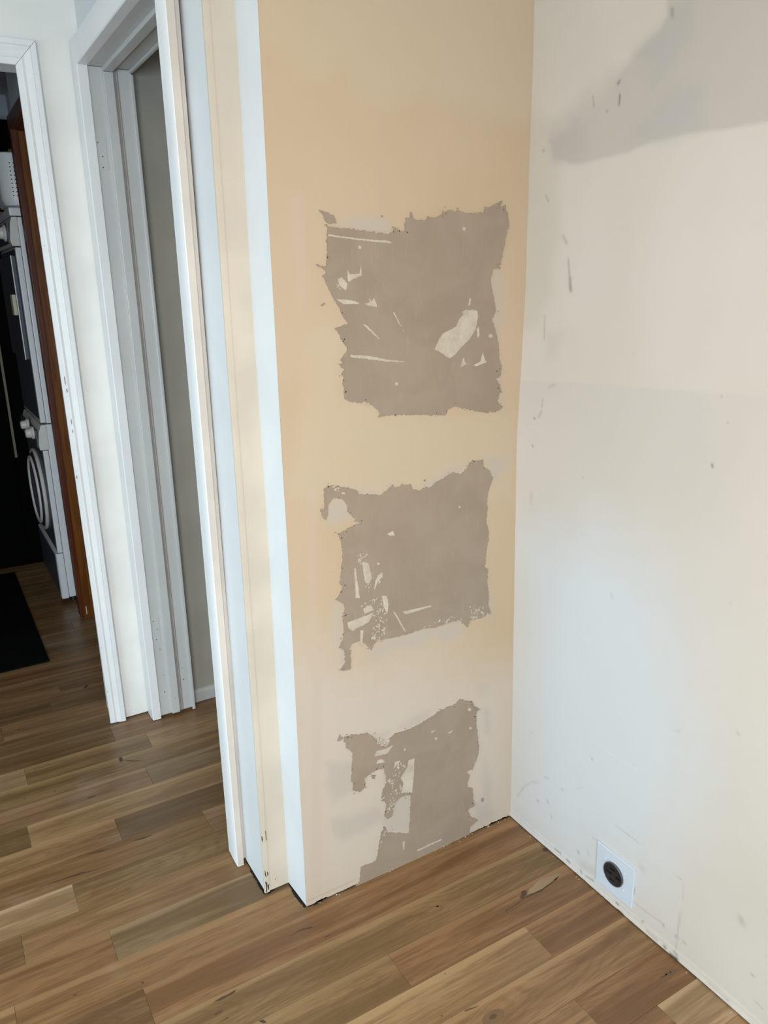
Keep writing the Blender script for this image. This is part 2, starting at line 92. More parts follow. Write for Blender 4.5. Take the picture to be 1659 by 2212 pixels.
R_DIRT = [([(-0.2466,1.8634),(-0.252,1.8681)],0.003,0.7),([(-0.2541,1.8437),(-0.2532,1.8242)],0.0025,0.8),([(-0.1821,1.8532),(-0.1856,1.8349)],0.0025,0.35),([(-0.2219,1.8198),(-0.2232,1.8193)],0.003,0.6),([(-0.3679,1.9601),(-0.3697,1.9491)],0.005,0.35),([(-0.0411,1.7711),(-0.0459,1.7704)],0.003,0.45),([(-0.0563,1.6772),(-0.0643,1.6651)],0.004,0.25),([(0.0003,1.7092),(-0.0011,1.6427)],0.002,0.3),([(-0.1334,1.5385),(-0.1388,1.5022)],0.004,0.35),([(-0.1405,1.4989),(-0.1442,1.4739)],0.006,0.55),([(-0.1144,1.5883),(-0.1261,1.5731)],0.005,0.25),([(-0.0665,1.4165),(-0.0686,1.3634)],0.003,0.3),([(-0.0503,1.1752),(-0.0515,1.1746)],0.003,0.8),([(-0.0484,1.1074),(-0.049,1.1068)],0.003,0.8),([(-0.0714,1.1951),(-0.0641,1.179)],0.003,0.35),([(-0.0741,1.2234),(-0.072,1.2045)],0.003,0.3),([(-0.1102,1.2629),(-0.0907,1.2529)],0.003,0.25),([(-0.5501,1.2841),(-0.5505,1.2836)],0.003,0.3),([(-0.57,1.2372),(-0.5704,1.237)],0.003,0.25),([(-0.3357,1.3469),(-0.3366,1.3467)],0.003,0.2),([(0.0107,1.5917),(0.0038,1.5429),(0.0089,1.5008)],0.003,0.25),([(-0.5461,1.1536),(-0.5482,1.1483)],0.003,0.7),([(-0.2156,1.0599),(-0.2162,1.0585)],0.003,0.3),([(-0.0511,0.9868),(-0.0496,0.9592)],0.006,0.15),([(-0.3208,0.8089),(-0.324,0.8001)],0.006,0.12),([(-0.6179,0.8919),(-0.6197,0.8919)],0.003,0.2),([(-0.294,0.3613),(-0.2948,0.3581)],0.003,0.4),([(-0.0774,0.3204),(-0.078,0.3203)],0.003,0.3),([(-0.5223,0.5595),(-0.5372,0.5695)],0.002,0.2),([(-0.666,0.6327),(-0.668,0.6309)],0.004,0.25),([(-0.0278,0.0856),(-0.0534,0.1335),(-0.0854,0.1688),(-0.1111,0.1818)],0.0025,0.25),([(-0.1078,0.1229),(-0.1143,0.1244)],0.004,0.35),([(-0.1485,0.1487),(-0.1508,0.1415)],0.003,0.4),([(-0.1972,0.2135),(-0.2019,0.2159)],0.003,0.35),([(-0.1319,0.2122),(-0.1506,0.2184)],0.003,0.25),([(-0.1653,0.1109),(-0.1682,0.1051)],0.003,0.3),([(-0.2482,0.2461),(-0.2752,0.2675)],0.002,0.15),([(-0.308,0.4093),(-0.3903,0.4091),(-0.4339,0.4107)],0.003,-0.25),([(-0.3812,0.2254),(-0.4267,0.2266)],0.002,0.3),([(-0.4267,0.2266),(-0.4562,0.2266)],0.002,0.15),([(-0.4713,0.1692),(-0.4726,0.1656)],0.012,0.12),([(-0.5543,0.2176),(-0.5786,0.2162)],0.002,0.3),([(-0.5848,0.2101),(-0.5861,0.1673)],0.002,0.25),([(-0.5855,0.1403),(-0.5861,0.0946)],0.002,0.15),([(-0.7237,0.2297),(-0.7283,0.2232)],0.009,0.25),([(-0.267,0.0662),(-0.2729,0.0654)],0.004,0.25),([(-0.3127,0.143),(-0.3319,0.1452)],0.002,0.25),([(-0.2994,0.0968),(-0.3035,0.08)],0.003,0.15),([(-0.4599,0.0591),(-0.4986,0.0603),(-0.5465,0.0666)],0.003,0.22),([(-0.4867,0.0243),(-0.4902,0.029)],0.003,0.5),([(-0.5432,0.0638),(-0.5474,0.0582)],0.003,0.4),([(-0.5034,0.0118),(-0.5337,0.0114)],0.004,0.3),([(-0.5542,0.0104),(-0.5569,0.0091)],0.005,0.7),([(-0.575,0.0028),(-0.5891,0.0043)],0.008,0.9),([(-0.5806,0.017),(-0.5881,0.0144)],0.004,0.5),([(-0.5796,0.0599),(-0.5829,0.0627)],0.006,0.3),([(-0.6005,0.0616),(-0.604,0.0611)],0.005,0.25),([(-0.5827,0.1289),(-0.5837,0.0216)],0.002,0.2),([(-0.7238,0.2276),(-0.7276,0.2209)],0.011,0.22),([(-0.764,0.1192),(-0.7669,0.1195)],0.004,0.4),([(-0.6735,0.0127),(-0.7215,0.0123)],0.003,0.2),([(-0.7784,0.0639),(-0.7961,0.061)],0.003,0.2),([(-0.2835,0.0205),(-0.2862,0.0145)],0.003,0.6),([(-0.3022,0.0164),(-0.3287,0.0226)],0.003,0.5),([(-0.2317,0.017),(-0.2424,0.0154)],0.004,0.6),([(-0.2683,0.0696),(-0.2709,0.0655)],0.005,0.35),([(-0.4068,0.0167),(-0.4132,0.016)],0.004,0.6),([(-0.2867,0.039),(-0.3222,0.0494)],0.016,0.12),([(-0.1873,0.0201),(-0.2072,0.0198)],0.004,0.4),([(-0.4541,0.0996),(-0.4543,0.0847)],0.004,0.8)]
CRACK = [[(-0.9212,1.4687),(-0.9091,1.4889),(-0.8974,1.4845),(-0.9111,1.4673)],[(-0.9107,0.9151),(-0.9011,0.9179),(-0.8995,0.8931),(-0.9111,0.8894)],[(-1.0408,0.7501),(-1.0269,0.7541),(-1.0137,0.7509),(-1.0285,0.7456)],[(-0.8412,0.8563),(-0.8771,0.8731),(-0.9003,0.8973),(-0.8758,0.8782)],[(-0.9645,0.4805),(-0.9133,0.4784),(-0.9379,0.4747)],[(-1.1227,0.8454),(-1.1162,0.8452),(-1.1186,0.8402)],[(-1.2098,0.8533),(-1.2017,0.8546),(-1.2007,0.8495)],[(-1.2322,0.4329),(-1.1951,0.433),(-1.1545,0.4323),(-1.1132,0.4307),(-1.0705,0.4178),(-1.1085,0.4237),(-1.1552,0.4278),(-1.1955,0.4299)],[(-1.0897,0.4928),(-1.0529,0.4898),(-1.0313,0.4873),(-1.0539,0.485)],[(-0.9715,0.4822),(-0.9132,0.4788),(-0.9462,0.4788)],[(-1.0641,0.0005),(-1.0588,-0.0021),(-1.0612,-0.0056),(-1.0639,-0.0039)],[(-1.2025,0.0472),(-1.1941,0.0455),(-1.196,0.0418),(-1.2007,0.0433)],[(-0.7268,-0.0574),(-0.696,-0.0543),(-0.6684,-0.059),(-0.6706,-0.0636),(-0.6908,-0.059)],[(-0.657,-0.1045),(-0.643,-0.1064),(-0.6506,-0.1065)],[(-0.9437,-0.1354),(-0.9203,-0.1317),(-0.8878,-0.1311),(-0.8962,-0.1363),(-0.9226,-0.1383)],[(-0.9519,-0.1639),(-0.9402,-0.1614),(-0.93,-0.1637),(-0.9361,-0.1678),(-0.9473,-0.1687)],[(-0.9477,-0.1876),(-0.9268,-0.1852),(-0.9281,-0.189)],[(-0.8744,-0.229),(-0.8656,-0.2306),(-0.8618,-0.2406),(-0.8691,-0.2391)],[(-0.4915,-0.4381),(-0.4713,-0.4408),(-0.4555,-0.4446),(-0.4733,-0.4435),(-0.4865,-0.4412)],[(-0.3801,-0.1667),(-0.3702,-0.1676),(-0.375,-0.1715)],[(-0.54,-0.4218),(-0.5358,-0.4209),(-0.5357,-0.4244),(-0.5392,-0.4242)],[(-0.4733,-0.3393),(-0.4692,-0.3401),(-0.4715,-0.3422)],[(-0.1826,-0.2565),(-0.1604,-0.2411),(-0.1528,-0.243),(-0.157,-0.2532),(-0.1682,-0.2583),(-0.1791,-0.2603)],[(-0.242,-0.2713),(-0.1916,-0.2644),(-0.1677,-0.2603),(-0.1168,-0.2632),(-0.0671,-0.2555),(-0.0363,-0.2484),(-0.0663,-0.2588),(-0.1188,-0.2664),(-0.1719,-0.2626),(-0.194,-0.2673)],[(-0.0143,-0.151),(0.0007,-0.154),(0.0066,-0.1641),(-0.0104,-0.1663),(-0.0185,-0.1613)],[(-0.379,-0.1667),(-0.369,-0.1675),(-0.3738,-0.1715)],[(-0.0725,-0.5998),(-0.0465,-0.6015),(-0.0519,-0.6039)]]
KNOT = [[(-0.4465,-0.4813),0.022],[(-0.0398,-0.6032),0.012],[(-1.1759,1.2833),0.016]]
PATINA = [[(-0.1586,-0.2578),(-0.1431,-0.2452),(-0.0913,-0.2346),(-0.0455,-0.2426),(-0.0332,-0.2503),(-0.0735,-0.2572),(-0.1159,-0.2621)]]

# ------------------------------------------------------------------ helpers
def tag(o, label=None, cat=None, group=None, kind=None):
    if label: o['label'] = label
    if cat: o['category'] = cat
    if group: o['group'] = group
    if kind: o['kind'] = kind
    return o


def link(name, me, mats=None, parent=None):
    o = bpy.data.objects.new(name, me)
    COL.objects.link(o)
    if mats is not None:
        for mt in (mats if isinstance(mats, (list, tuple)) else [mats]):
            me.materials.append(mt)
    if parent is not None:
        o.parent = parent
    return o


def empty(name, loc=(0, 0, 0)):
    o = bpy.data.objects.new(name, None)
    COL.objects.link(o)
    o.empty_display_size = 0.05
    EMPTY_LOC[o.name] = Vector(loc)
    o.location = loc
    return o


EMPTY_LOC = {}


class MB:
    """collects shapes in world coordinates; build() makes one mesh object whose origin is `origin`"""
    def __init__(self):
        self.bm = bmesh.new()

    def box(self, x0, x1, y0, y1, z0, z1, mi=0):
        v = [self.bm.verts.new(p) for p in ((x0, y0, z0), (x1, y0, z0), (x1, y1, z0), (x0, y1, z0),
                                            (x0, y0, z1), (x1, y0, z1), (x1, y1, z1), (x0, y1, z1))]
        fs = []
        for q in ((0, 3, 2, 1), (4, 5, 6, 7), (0, 1, 5, 4), (2, 3, 7, 6), (1, 2, 6, 5), (3, 0, 4, 7)):
            f = self.bm.faces.new([v[i] for i in q])
            f.material_index = mi
            fs.append(f)
        return fs      # bottom, top, front(-y), back(+y), right(+x), left(-x)

    def quad(self, pts, mi=0):
        f = self.bm.faces.new([self.bm.verts.new(p) for p in pts])
        f.material_index = mi
        return f

    def loft(self, rings, mi=0, caps=True, closed=True):
        rs = [[self.bm.verts.new(p) for p in r] for r in rings]
        n = len(rs[0])
        for a, b in zip(rs[:-1], rs[1:]):
            for i in range(n if closed else n - 1):
                f = self.bm.faces.new((a[i], a[(i + 1) % n], b[(i + 1) % n], b[i]))
                f.material_index = mi
        if caps:
            for r in (rs[0][::-1], rs[-1]):
                f = self.bm.faces.new(r)
                f.material_index = mi

    def cyl(self, p0, p1, r0, r1=None, n=20, mi=0, caps=True):
        r1 = r0 if r1 is None else r1
        p0, p1 = Vector(p0), Vector(p1)
        ax = (p1 - p0).normalized()
        u = ax.orthogonal().normalized()
        w = ax.cross(u)
        ring = lambda c, r: [c + (u * math.cos(2 * math.pi * i / n) + w * math.sin(2 * math.pi * i / n)) * r for i in range(n)]
        self.loft([ring(p0, r0), ring(p1, r1)], mi, caps)

    def turn(self, c, axis, prof, n=28, mi=0):
        """surface of revolution: prof = [(distance along axis, radius)...]"""
        c, ax = Vector(c), Vector(axis).normalized()
        u = ax.orthogonal().normalized()
        w = ax.cross(u)
        self.loft([[c + ax * h + (u * math.cos(2 * math.pi * i / n) + w * math.sin(2 * math.pi * i / n)) * max(r, 1e-5)
                    for i in range(n)] for h, r in prof], mi, True)

    def torus(self, c, axis, R, r, n=48, k=10, mi=0, sy=1.0):
        c, ax = Vector(c), Vector(axis).normalized()
        u = ax.orthogonal().normalized()
        w = ax.cross(u)
        rs = []
        for i in range(n):
            d = u * math.cos(2 * math.pi * i / n) + w * math.sin(2 * math.pi * i / n)
            rs.append([self.bm.verts.new(c + d * (R + r * math.cos(2 * math.pi * j / k)) + ax * r * math.sin(2 * math.pi * j / k)) for j in range(k)])
        for i in range(n):
            a, b = rs[i], rs[(i + 1) % n]
            for j in range(k):
                f = self.bm.faces.new((a[j], a[(j + 1) % k], b[(j + 1) % k], b[j]))
                f.material_index = mi

    def plate(self, poly2, place, front, back, mi=0):
        """a flat piece with a traced outline and real thickness; place(a, b, d) -> xyz, d = depth"""
        tri = tessellate_polygon([[Vector((a, b, 0)) for a, b in poly2]])
        fr = [self.bm.verts.new(place(a, b, front)) for a, b in poly2]
        bk = [self.bm.verts.new(place(a, b, back)) for a, b in poly2]
        for t in tri:
            try:
                f = self.bm.faces.new([fr[i] for i in t])
                f.material_index = mi
            except ValueError:
                pass
        n = len(poly2)
        for i in range(n):
            f = self.bm.faces.new((fr[i], fr[(i + 1) % n], bk[(i + 1) % n], bk[i]))
            f.material_index = mi

    def build(self, name, mats, parent=None, bevel=0.0, seg=2, smooth=False, origin=None, fix=True):
        bm = self.bm
        if fix:
            bmesh.ops.recalc_face_normals(bm, faces=bm.faces)
        if bevel > 0:
            es = [e for e in bm.edges if len(e.link_faces) == 2 and e.calc_face_angle(0) > 0.6]
            bmesh.ops.bevel(bm, geom=es, offset=bevel, segments=seg, profile=0.6, affect='EDGES', clamp_overlap=True)
        o0 = Vector(origin) if origin is not None else (EMPTY_LOC.get(parent.name, Vector((0, 0, 0))) if parent is not None else Vector((0, 0, 0)))
        if o0.length > 0:
            bmesh.ops.translate(bm, verts=bm.verts, vec=-o0)
        me = bpy.data.meshes.new(name)
        bm.to_mesh(me)
        bm.free()
        if smooth:
            for p in me.polygons:
                p.use_smooth = True
            try:
                me.set_sharp_from_angle(angle=math.radians(35))
            except Exception:
                pass
        o = link(name, me, mats, parent)
        EMPTY_LOC[o.name] = o0
        if parent is None:
            o.location = o0
        elif origin is not None:
            o.location = o0 - EMPTY_LOC.get(parent.name, Vector((0, 0, 0)))
        return o


# ------------------------------------------------------------------ materials
class NT:
    def __init__(self, name):
        self.mat = bpy.data.materials.new(name)
        self.mat.use_nodes = True
        self.t = self.mat.node_tree
        self.b = self.t.nodes['Principled BSDF']

    def n(self, typ, **kw):
        nd = self.t.nodes.new(typ)
        for k, v in kw.items():
            if k.startswith('i_'):
                nd.inputs[k[2:]].default_value = v
            else:
                setattr(nd, k, v)
        return nd

    def l(self, a, b):
        self.t.links.new(a, b)

    def math(self, op, a, b=None, c=None, clamp=False):
        nd = self.n('ShaderNodeMath', operation=op, use_clamp=clamp)
        for i, v in enumerate((a, b, c)):
            if v is None: continue
            if hasattr(v, 'is_linked') or hasattr(v, 'links'): self.l(v, nd.inputs[i])
            else: nd.inputs[i].default_value = v
        return nd.outputs[0]

    def mix(self, fac, a, b, blend='MIX'):
        nd = self.n('ShaderNodeMix', data_type='RGBA', blend_type=blend)
        for v, i in ((fac, 0), (a, 6), (b, 7)):
            if hasattr(v, 'links'): self.l(v, nd.inputs[i])
            else: nd.inputs[i].default_value = v if i == 0 else (*v[:3], 1)
        return nd.outputs[2]

    def ramp(self, v, a, b, smooth=True):
        nd = self.n('ShaderNodeMapRange', interpolation_type='SMOOTHSTEP' if smooth else 'LINEAR')
        self.l(v, nd.inputs[0])
        nd.inputs[1].default_value, nd.inputs[2].default_value = a, b
        return nd.outputs[0]

    def noise(self, vec, scale, detail=3, rough=0.55, dist=0.0):
        nd = self.n('ShaderNodeTexNoise')
        nd.inputs['Scale'].default_value = scale
        nd.inputs['Detail'].default_value = detail
        nd.inputs['Roughness'].default_value = rough
        nd.inputs['Distortion'].default_value = dist
        if vec is not None: self.l(vec, nd.inputs['Vector'])
        return nd.outputs[0]

    def pos(self, scale=(1, 1, 1)):
        g = self.n('ShaderNodeNewGeometry')
        mp = self.n('ShaderNodeMapping')
        mp.inputs['Scale'].default_value = scale
        self.l(g.outputs['Position'], mp.inputs['Vector'])
        return mp.outputs[0]

    def attr(self, name):
        return self.n('ShaderNodeAttribute', attribute_name=name).outputs['Fac']

    def bump(self, h, strength, dist=0.002):
        nd = self.n('ShaderNodeBump')
        nd.inputs['Strength'].default_value = strength
        nd.inputs['Distance'].default_value = dist
        self.l(h, nd.inputs['Height'])
        self.l(nd.outputs[0], self.b.inputs['Normal'])

    def out(self, color, rough=0.5, spec=0.4):
        if hasattr(color, 'links'): self.l(color, self.b.inputs['Base Color'])
        else: self.b.inputs['Base Color'].default_value = (*color[:3], 1)
        if hasattr(rough, 'links'): self.l(rough, self.b.inputs['Roughness'])
        else: self.b.inputs['Roughness'].default_value = rough
        self.b.inputs['Specular IOR Level'].default_value = spec
        return self.mat


def paint(name, col, rough=0.5, spec=0.4, var=0.05, dirt=0.0, bump=0.05, metal=0.0):
    t = NT(name)
    p = t.pos()
    n1 = t.noise(p, 6, 2)
    c = t.mix(t.ramp(n1, 0.35, 0.68), tuple(x * (1 - var) for x in col), tuple(min(1, x * (1 + var * 0.5)) for x in col))
    if dirt > 0:
        n2 = t.noise(p, 55, 2, 0.7)
        c = t.mix(t.math('MULTIPLY', t.ramp(n2, 0.66, 0.78), dirt), c, (0.16, 0.12, 0.09))
    t.b.inputs['Metallic'].default_value = metal
    return t.out(c, rough, spec)


WHITE_TRIM = paint('white_trim_paint', (0.85, 0.84, 0.85), 0.38, 0.45, 0.03, 0.10)
WHITE_WALL = paint('white_wall_paint', (0.87, 0.84, 0.80), 0.6, 0.3, 0.04, 0.03)
BEAD_PAINT = paint('grey_bead', (0.40, 0.35, 0.33), 0.5, 0.3, 0.05)
JAMB_SHADE = paint('shaded_jamb_paint', (0.56, 0.55, 0.54), 0.38, 0.45, 0.03, 0.06)  # white trim greyed, with the doorway's shade put into the colour
FACE_PAINT = paint('white_side_paint', (0.70, 0.71, 0.73), 0.55, 0.3, 0.03, 0.03)
CREAM_WALL = paint('cream_skim_coat', (0.63, 0.535, 0.435), 0.7, 0.25, 0.07, 0.02)
CLOSET_SHADE = paint('shaded_closet_cream', (0.42, 0.39, 0.34), 0.6, 0.3, 0.05)  # same cream as outside, its dimness put into the colour
WARM_EDGE = paint('pinkish_warm_lit', (0.66, 0.57, 0.50), 0.6, 0.3, 0.08, 0.06)  # casing sides tinted by painted warm light
LAUNDRY_WALL = paint('grey_blue_paint', (0.62, 0.66, 0.72), 0.6, 0.3, 0.06)
CEILING = paint('ceiling_paint', (0.80, 0.77, 0.72), 0.8, 0.2, 0.02)
DARK_GAP = paint('dark_gap', (0.03, 0.025, 0.02), 0.9, 0.1, 0.3)
HOLE = paint('dark_hole', (0.05, 0.045, 0.04), 0.8, 0.2, 0.2)
WHITE_PLASTIC = paint('white_enamel', (0.78, 0.79, 0.82), 0.3, 0.5, 0.02)
SHADED_FRONT = paint('shaded_front_enamel', (0.07, 0.075, 0.10), 0.4, 0.4, 0.05)  # white machine fronts painted dark for the shade they stand in
PANEL_PLASTIC = paint('warm_white_plastic', (0.72, 0.71, 0.67), 0.4, 0.4, 0.03)
HANDLE_PLASTIC = paint('cream_plastic', (0.62, 0.57, 0.42), 0.45, 0.4, 0.05)
DOOR_GLASS = paint('dark_smoked_glass', (0.05, 0.05, 0.07), 0.12, 0.6, 0.1)
BLACK_PLASTIC = paint('black_plastic', (0.018, 0.019, 0.02), 0.33, 0.5, 0.2)
SLOT_BLACK = paint('slot_black', (0.003, 0.003, 0.003), 0.6, 0.2, 0.1)
PLATE_WHITE = paint('cool_white_plate', (0.60, 0.645, 0.71), 0.35, 0.45, 0.02)
BLACK_MAT = paint('black_rubber', (0.006, 0.006, 0.006), 0.95, 0.05, 0.2)
CAB_DARKNESS = paint('cabinet_darkness', (0.003, 0.003, 0.0035), 0.9, 0.05, 0.2)  # near-black stands in for the unlit back of the laundry
YELLOW = paint('yellow_green_card', (0.50, 0.46, 0.05), 0.6, 0.3, 0.1)
ORANGE = paint('orange_cloth', (0.75, 0.22, 0.03), 0.8, 0.2, 0.15)
CRUMB = paint('plaster_crumb', (0.80, 0.77, 0.72), 0.8, 0.2, 0.1)
CRACK_WOOD = paint('dark_wood_check', (0.11, 0.062, 0.035), 0.6, 0.3, 0.4)
KNOT_RING = paint('knot_wood', (0.17, 0.10, 0.052), 0.55, 0.3, 0.4)
PATINA_WOOD = paint('pale_filled_wood', (0.36, 0.24, 0.145), 0.5, 0.3, 0.15)


def brown_wood(name, a, b):
    t = NT(name)
    p = t.pos((30, 30, 2.2))
    n1 = t.noise(p, 1.6, 5, 0.6, 1.2)
    c = t.mix(t.ramp(n1, 0.35, 0.66), a, b)
    t.bump(n1, 0.1, 0.001)
    return t.out(c, 0.35, 0.4)


BROWN = brown_wood('stained_brown_wood', (0.11, 0.030, 0.003), (0.20, 0.062, 0.005))
RED_BROWN = brown_wood('stained_red_wood', (0.075, 0.013, 0.003), (0.125, 0.025, 0.005))


def beige_material():
    """skim-coated wall: beige compound with sanded grey smears, pale and pinkish areas, cool light painted in low down"""
    t = NT('beige_skim_coat')
    p = t.pos()
    wob = t.math('MULTIPLY', t.math('SUBTRACT', t.noise(p, 26, 3, 0.65), 0.5), 0.05)
    big = t.noise(p, 2.6, 2, 0.5)
    c = t.mix(t.ramp(big, 0.3, 0.7), (0.550, 0.400, 0.258), (0.570, 0.428, 0.300))
    streak = t.noise(t.pos((22, 1, 1.2)), 1.0, 2, 0.6)
    c = t.mix(t.math('MULTIPLY', t.ramp(streak, 0.52, 0.72), 0.25), c, (0.565, 0.405, 0.295))
    def layer(c, name, col, width, f, wamp=1.0):
        s = t.math('ADD', t.attr(name), t.math('MULTIPLY', wob, wamp))
        return t.mix(t.math('MULTIPLY', t.ramp(s, -width, width), f), c, col)
    c = layer(c, 'pale', (0.585, 0.465, 0.335), 0.03, 0.6)
    c = layer(c, 'cool_light_wash', (0.60, 0.52, 0.455), 0.16, 0.75, 2.5)  # whiter lower coat and the cooler light low down, painted together
    c = layer(c, 'pink', (0.58, 0.445, 0.355), 0.012, 0.5, 0.4)
    c = layer(c, 'smear', (0.505, 0.430, 0.365), 0.017, 0.80, 0.8)
    fleck = t.noise(p, 130, 1, 0.6)
    c = t.mix(t.math('MULTIPLY', t.ramp(fleck, 0.7, 0.8), 0.25), c, (0.45, 0.38, 0.29))
    t.bump(t.noise(p, 70, 2, 0.6), 0.08, 0.002)
    return t.out(c, 0.72, 0.22)


def right_wall_material():
    t = NT('scuffed_cream_paint')
    p = t.pos()
    wob = t.math('MULTIPLY', t.math('SUBTRACT', t.noise(p, 14, 3, 0.6), 0.5), 0.05)
    big = t.noise(p, 2.2, 2, 0.55)
    c = t.mix(t.ramp(big, 0.32, 0.70), (0.61, 0.535, 0.465), (0.645, 0.57, 0.505))
    def layer(c, name, col, width, f, wamp):
        s = t.math('ADD', t.attr(name), t.math('MULTIPLY', wob, wamp))
        return t.mix(t.math('MULTIPLY', t.ramp(s, -width, width), f), c, col)
    c = t.mix(t.math('MULTIPLY', t.attr('dark'), 0.6), c, (0.57, 0.505, 0.46))
    c = layer(c, 'edge', (0.55, 0.485, 0.41), 0.02, 0.5, 0.5)
    c = layer(c, 'pink', (0.66, 0.545, 0.475), 0.10, 0.4, 1.0)
    c = layer(c, 'blue', (0.635, 0.655, 0.68), 0.16, 0.85, 1.5)  # cool light on the lower wall, painted as a bluish tone
    c = layer(c, 'grey', (0.50, 0.435, 0.38), 0.006, 0.85, 0.15)
    c = layer(c, 'bluegrey', (0.455, 0.418, 0.395), 0.022, 0.55, 0.7)
    fine = t.noise(p, 70, 2, 0.7)
    low = t.attr('base')
    c = t.mix(t.math('MULTIPLY', t.math('MULTIPLY', t.ramp(fine, 0.50, 0.68), low), 0.22), c, (0.38, 0.34, 0.29))
    d = t.math('MULTIPLY', t.attr('dirt'), t.math('ADD', 0.55, t.math('MULTIPLY', fine, 0.9)), clamp=True)
    c = t.mix(d, c, (0.10, 0.085, 0.07))
    c = t.mix(t.attr('shine'), c, (0.78, 0.75, 0.68))
    t.bump(t.noise(p, 30, 3, 0.6), 0.10, 0.003)
    return t.out(c, 0.6, 0.28)


def patch_material():
    t = NT('bare_grey_brown_compound')
    p = t.pos()
    n1 = t.noise(p, 7, 3, 0.6, 0.8)
    c = t.mix(t.ramp(n1, 0.32, 0.7), (0.325, 0.245, 0.182), (0.360, 0.276, 0.208))
    n2 = t.noise(t.pos((30, 1, 5)), 3.0, 2, 0.6)
    c = t.mix(t.math('MULTIPLY', t.ramp(n2, 0.58, 0.75), 0.35), c, (0.41, 0.335, 0.265))
    return t.out(c, 0.75, 0.2)


def smear_material():
    t = NT('pale_skim_smear')
    p = t.pos()
    n1 = t.noise(p, 30, 5, 0.65)
    c = t.mix(t.ramp(n1, 0.35, 0.65), (0.50, 0.415, 0.325), (0.60, 0.51, 0.41))
    t.bump(n1, 0.2, 0.001)
    return t.out(c, 0.75, 0.2)


def plank_material():
    """oak: tone from the object's colour, grain along the plank, cathedral figure where alpha is high"""
    t = NT('oak_plank')
    oi = t.n('ShaderNodeObjectInfo')
    tc = t.n('ShaderNodeTexCoord')
    off = t.n('ShaderNodeCombineXYZ')
    t.l(t.math('MULTIPLY', oi.outputs['Random'], 37.0), off.inputs[0])
    t.l(t.math('MULTIPLY', oi.outputs['Random'], 91.0), off.inputs[2])
    def mp(sx, sy):
        a = t.n('ShaderNodeMapping')
        a.inputs['Scale'].default_value = (sx, sy, 1)
        t.l(tc.outputs['Object'], a.inputs['Vector'])
        v = t.n('ShaderNodeVectorMath', operation='ADD')
        t.l(a.outputs[0], v.inputs[0]); t.l(off.outputs[0], v.inputs[1])
        return v.outputs[0]
    base = oi.outputs['Color']
    streak = t.noise(mp(1.6, 26), 1.0, 3, 0.62, 0.8)
    fibre = t.noise(mp(13, 230), 1.0, 2, 0.65)
    patch = t.noise(mp(3.0, 9), 1.0, 1, 0.5)
    c = t.mix(t.ramp(streak, 0.36, 0.66), t.mix(1.0, base, (0.70, 0.66, 0.60), 'MULTIPLY'), t.mix(1.0, base, (1.16, 1.16, 1.14), 'MULTIPLY'))
    c = t.mix(t.math('MULTIPLY', t.ramp(patch, 0.55, 0.75), 0.35), c, t.mix(1.0, base, (1.18, 1.20, 1.22), 'MULTIPLY'))
    # cathedral rings
    sep = t.n('ShaderNodeSeparateXYZ')
    t.l(tc.outputs['Object'], sep.inputs[0])
    yw = t.math('ADD', sep.outputs[1], t.math('MULTIPLY', t.math('SUBTRACT', t.noise(mp(4, 12), 1.0, 0), 0.5), 0.05))
    q = t.math('MULTIPLY', t.math('MULTIPLY', yw, yw), 260.0)
    ph = t.math('ADD', t.math('ADD', q, t.math('MULTIPLY', sep.outputs[0], 1.9)), t.math('ADD', t.math('MULTIPLY', t.noise(mp(5, 16), 1.0, 1), 1.0), t.math('MULTIPLY', oi.outputs['Random'], 5.0)))
    ring = t.math('SINE', t.math('MULTIPLY', ph, 36.0))
    c = t.mix(t.math('MULTIPLY', t.math('MULTIPLY', t.ramp(ring, 0.0, 1.0), oi.outputs['Alpha']), 0.45), c, t.mix(1.0, base, (0.58, 0.52, 0.45), 'MULTIPLY'))
    c = t.mix(t.math('MULTIPLY', t.ramp(fibre, 0.46, 0.68), 0.55), c, t.mix(1.0, base, (0.60, 0.54, 0.46), 'MULTIPLY'))
    # pale sapwood along one edge of some boards
    e = t.math('ADD', sep.outputs[1], t.math('MULTIPLY', t.math('SUBTRACT', t.noise(mp(2.5, 5), 1.0, 1), 0.5), 0.035))
    sap = t.math('MULTIPLY', t.ramp(e, 0.030, 0.042), t.math('GREATER_THAN', t.math('FRACT', t.math('MULTIPLY', oi.outputs['Random'], 7.3)), 0.58))
    c = t.mix(t.math('MULTIPLY', sap, 0.55), c, t.mix(1.0, base, (1.5, 1.58, 1.62), 'MULTIPLY'))
    mark = t.noise(mp(2.2, 30), 1.0, 2, 0.6)
    c = t.mix(t.math('MULTIPLY', t.ramp(mark, 0.69, 0.78), 0.55), c, t.mix(1.0, base, (0.32, 0.27, 0.24), 'MULTIPLY'))
    dust = t.noise(t.pos(), 4.2, 2, 0.55)
    dusty = t.ramp(dust, 0.58, 0.75)
    c = t.mix(t.math('MULTIPLY', dusty, 0.10), c, (0.62, 0.55, 0.47))
    r = t.math('ADD', 0.34, t.math('MULTIPLY', dusty, 0.2))
    return t.out(c, r, 0.42)


BEIGE = beige_material()
RIGHT_PAINT = right_wall_material()
PATCH_MAT = patch_material()
SMEAR_MAT = smear_material()
PLANK_MAT = plank_material()


